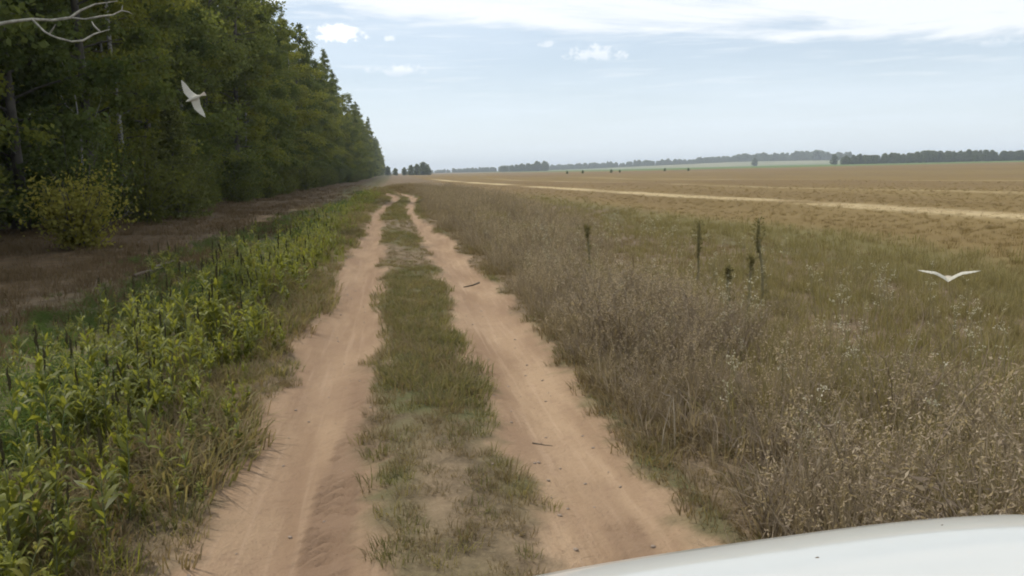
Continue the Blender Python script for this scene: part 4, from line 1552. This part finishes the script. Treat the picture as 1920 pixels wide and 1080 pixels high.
def build_car():
    paint = mat_paint()
    black = mat_plain('black_plastic', (0.02, 0.02, 0.02), 0.6)
    rubber = mat_plain('tyre_rubber', (0.02, 0.02, 0.02), 0.85)
    alloy = mat_plain('alloy', (0.5, 0.5, 0.5), 0.35, metal=0.9)
    glass = mat_plain('lamp_glass', (0.75, 0.77, 0.78), 0.08, coat=0.6)
    W = 1.03
    # local frame: x across, y forward from the cowl, z up; ground at z = 0
    root = empty('white_car', (0.95, 0.045, 0.004), rad(6.3))
    tag(root, 'white car whose bonnet edge shows at the bottom of the view', 'car')

    def front_y(u):
        return 1.60 - 0.12 * np.abs(u) ** 3.0

    def bon_z(u, v):      # u -1..1 across, v 0..1 rear to front edge
        z = 1.035 - 0.06 * v - 0.085 * v ** 5 - 0.02 * np.abs(u) ** 3.0
        z = z + 0.012 * sstep(0.62 - np.abs(u) + 0.10 * v, -0.03, 0.05)      # raised middle with creases
        return z
    nu, nv = 61, 40
    U, Vv = np.meshgrid(np.linspace(-1, 1, nu), np.linspace(0, 1, nv), indexing='ij')
    hw = 0.90
    x = U * hw
    y = 0.42 + (front_y(U * 0.86) - 0.42) * Vv
    z = bon_z(U * 0.86, Vv)
    top = np.stack([x, y, z], -1).reshape(-1, 3)
    idx = np.arange(nu * nv).reshape(nu, nv)
    Q = np.stack([idx[:-1, :-1], idx[1:, :-1], idx[1:, 1:], idx[:-1, 1:]], -1).reshape(-1, 4)
    bot = top - [0, 0, 0.018]
    rim = np.concatenate([idx[:, 0], idx[-1, 1:], idx[-2::-1, -1], idx[0, -2:0:-1]])
    n0 = nu * nv
    side = np.array([(rim[i], rim[i] + n0, rim[(i + 1) % len(rim)] + n0, rim[(i + 1) % len(rim)]) for i in range(len(rim))])
    me = mesh_np('bonnet', np.concatenate([top, bot]), np.concatenate([Q, Q[:, ::-1] + n0, side]), paint, True)
    bon = link('bonnet', me, root)
    # dirt specks stuck on the paint
    for sx, sy, r in ((0.02, 1.375, 0.0045), (0.42, 1.48, 0.003)):
        sb = Buf()
        a = np.linspace(0, 2 * np.pi, 8, endpoint=False)
        zc = float(bon_z(sx / hw * 0.86, (sy - 0.42) / (float(front_y(sx / hw * 0.86)) - 0.42)))
        V = np.concatenate([np.stack([sx + 1.5 * r * np.cos(a), sy + r * np.sin(a), np.full(8, zc - 0.001)], 1), [[sx, sy, zc + 0.0025]]])
        sb.add(V, None, [(i, (i + 1) % 8, 8) for i in range(8)])
        link('dirt_speck', sb.mesh('dirt_speck', M_TWIG), bon)

    def loft(secs, closed=True):
        n = len(secs[0])
        V = np.concatenate(secs)
        F = []
        for i in range(len(secs) - 1):
            for j in range(n if closed else n - 1):
                F.append((i * n + j, i * n + (j + 1) % n, (i + 1) * n + (j + 1) % n, (i + 1) * n + j))
        return V, F
    # front wings with wheel arches cut round the wheels
    for s in (-1, 1):
        prof = []
        yy = np.linspace(0.30, 1.60, 40)
        secs = []
        for yv in yy:
            zt = float(bon_z(np.array(0.86), np.array(max(0, (yv - 0.42) / 1.1)))) - 0.006
            wheel = 0.36 ** 2 - (yv - 0.95) ** 2
            zb = 0.34 + math.sqrt(wheel) if wheel > 0 else 0.30
            tuck = 0.12 * max(0, (yv - 1.25) / 0.35) ** 2
            xo = W - tuck
            secs.append(np.array([(s * 0.906, yv, zt), (s * (xo - 0.03), yv, zt - 0.03), (s * xo, yv, zt - 0.12), (s * xo, yv, min(zt - 0.13, (zt + zb) / 2)), (s * (xo - 0.01), yv, zb), (s * (xo - 0.05), yv, zb), (s * 0.906, yv, zt - 0.05)]))
        V, F = loft(secs)
        link('front_wing', mesh_np('front_wing', V, np.array(F), paint, True), root)
    # body tub behind the cowl, bumper, grille
    def box_mesh(name, x0, x1, y0, y1, z0, z1, mat, bev=0.03):
        bm = bmesh.new()
        bmesh.ops.create_cube(bm, size=1.0)
        for v in bm.verts:
            v.co = Vector(((x0 + x1) / 2 + v.co.x * (x1 - x0), (y0 + y1) / 2 + v.co.y * (y1 - y0), (z0 + z1) / 2 + v.co.z * (z1 - z0)))
        bmesh.ops.bevel(bm, geom=list(bm.edges), offset=bev, segments=3, affect='EDGES')
        me = bpy.data.meshes.new(name)
        bm.to_mesh(me)
        bm.free()
        me.materials.append(mat)
        return me
    link('body', box_mesh('body', -W + 0.01, W - 0.01, -2.9, 0.29, 0.28, 0.98, paint, 0.06), root)
    link('cowl', box_mesh('cowl', -0.90, 0.90, 0.295, 0.415, 0.90, 1.0, black, 0.01), root)
    link('bumper', box_mesh('bumper', -0.84, 0.84, 1.40, 1.60, 0.30, 0.60, paint, 0.07), root)
    link('grille', box_mesh('grille', -0.42, 0.42, 1.44, 1.54, 0.61, 0.78, black, 0.02), root)
    for s in (-1, 1):
        link('headlight', box_mesh('headlight', min(s * 0.45, s * 0.76), max(s * 0.45, s * 0.76), 1.24, 1.46, 0.62, 0.78, glass, 0.05), root)
    for s in (-1, 1):
        for yv in (0.95, -1.75):
            a = np.linspace(0, 2 * np.pi, 28, endpoint=False)
            pr = [(0.20, -0.10), (0.29, -0.105), (0.325, -0.085), (0.335, 0), (0.325, 0.085), (0.29, 0.105), (0.20, 0.10)]
            secs = [np.stack([np.full(7, 0.0) + [p[1] for p in pr], np.array([p[0] for p in pr]) * math.cos(t), np.array([p[0] for p in pr]) * math.sin(t)], 1) for t in a]
            secs.append(secs[0])
            V, F = loft(secs)
            wh = empty('wheel')
            wh.parent = root
            wh.location = (s * 0.90, yv, 0.30)
            link('tyre', mesh_np('tyre', V, np.array(F), rubber, True), wh)
            b = Buf()
            b.tube([(-0.09, 0, 0), (0.09, 0, 0)], [0.06, 0.06], 12)
            for t in np.linspace(0, 2 * np.pi, 6)[:-1]:
                b.tube([(s * 0.07, 0, 0), (s * 0.06, 0.21 * math.cos(t), 0.21 * math.sin(t))], [0.035, 0.022], 6)
            link('rim', b.mesh('rim', alloy, True), wh)


build_car()


# ------------------------------------------------------------------ haze over the country
def build_haze():
    me = bpy.data.meshes.new('haze')
    x0, x1, y0, y1, z0, z1 = -6600, 6600, -60, 6600, -9.0, 75.0
    V = [(x0, y0, z0), (x1, y0, z0), (x1, y1, z0), (x0, y1, z0), (x0, y0, z1), (x1, y0, z1), (x1, y1, z1), (x0, y1, z1)]
    me.from_pydata(V, [], [(0, 3, 2, 1), (4, 5, 6, 7), (0, 1, 5, 4), (1, 2, 6, 5), (2, 3, 7, 6), (3, 0, 4, 7)])
    m, q, out = new_mat('haze_air')
    pv = q.node('ShaderNodeVolumePrincipled')
    pv.inputs['Color'].default_value = (0.80, 0.89, 1.0, 1)
    pv.inputs['Density'].default_value = 0.00024
    pv.inputs['Anisotropy'].default_value = 0.2
    q.l.new(pv.outputs[0], out.inputs['Volume'])
    me.materials.append(m)
    o = link('haze', me)
    tag(o, 'thin pale blue haze over the far fields and woods', 'haze', None, 'stuff')


build_haze()
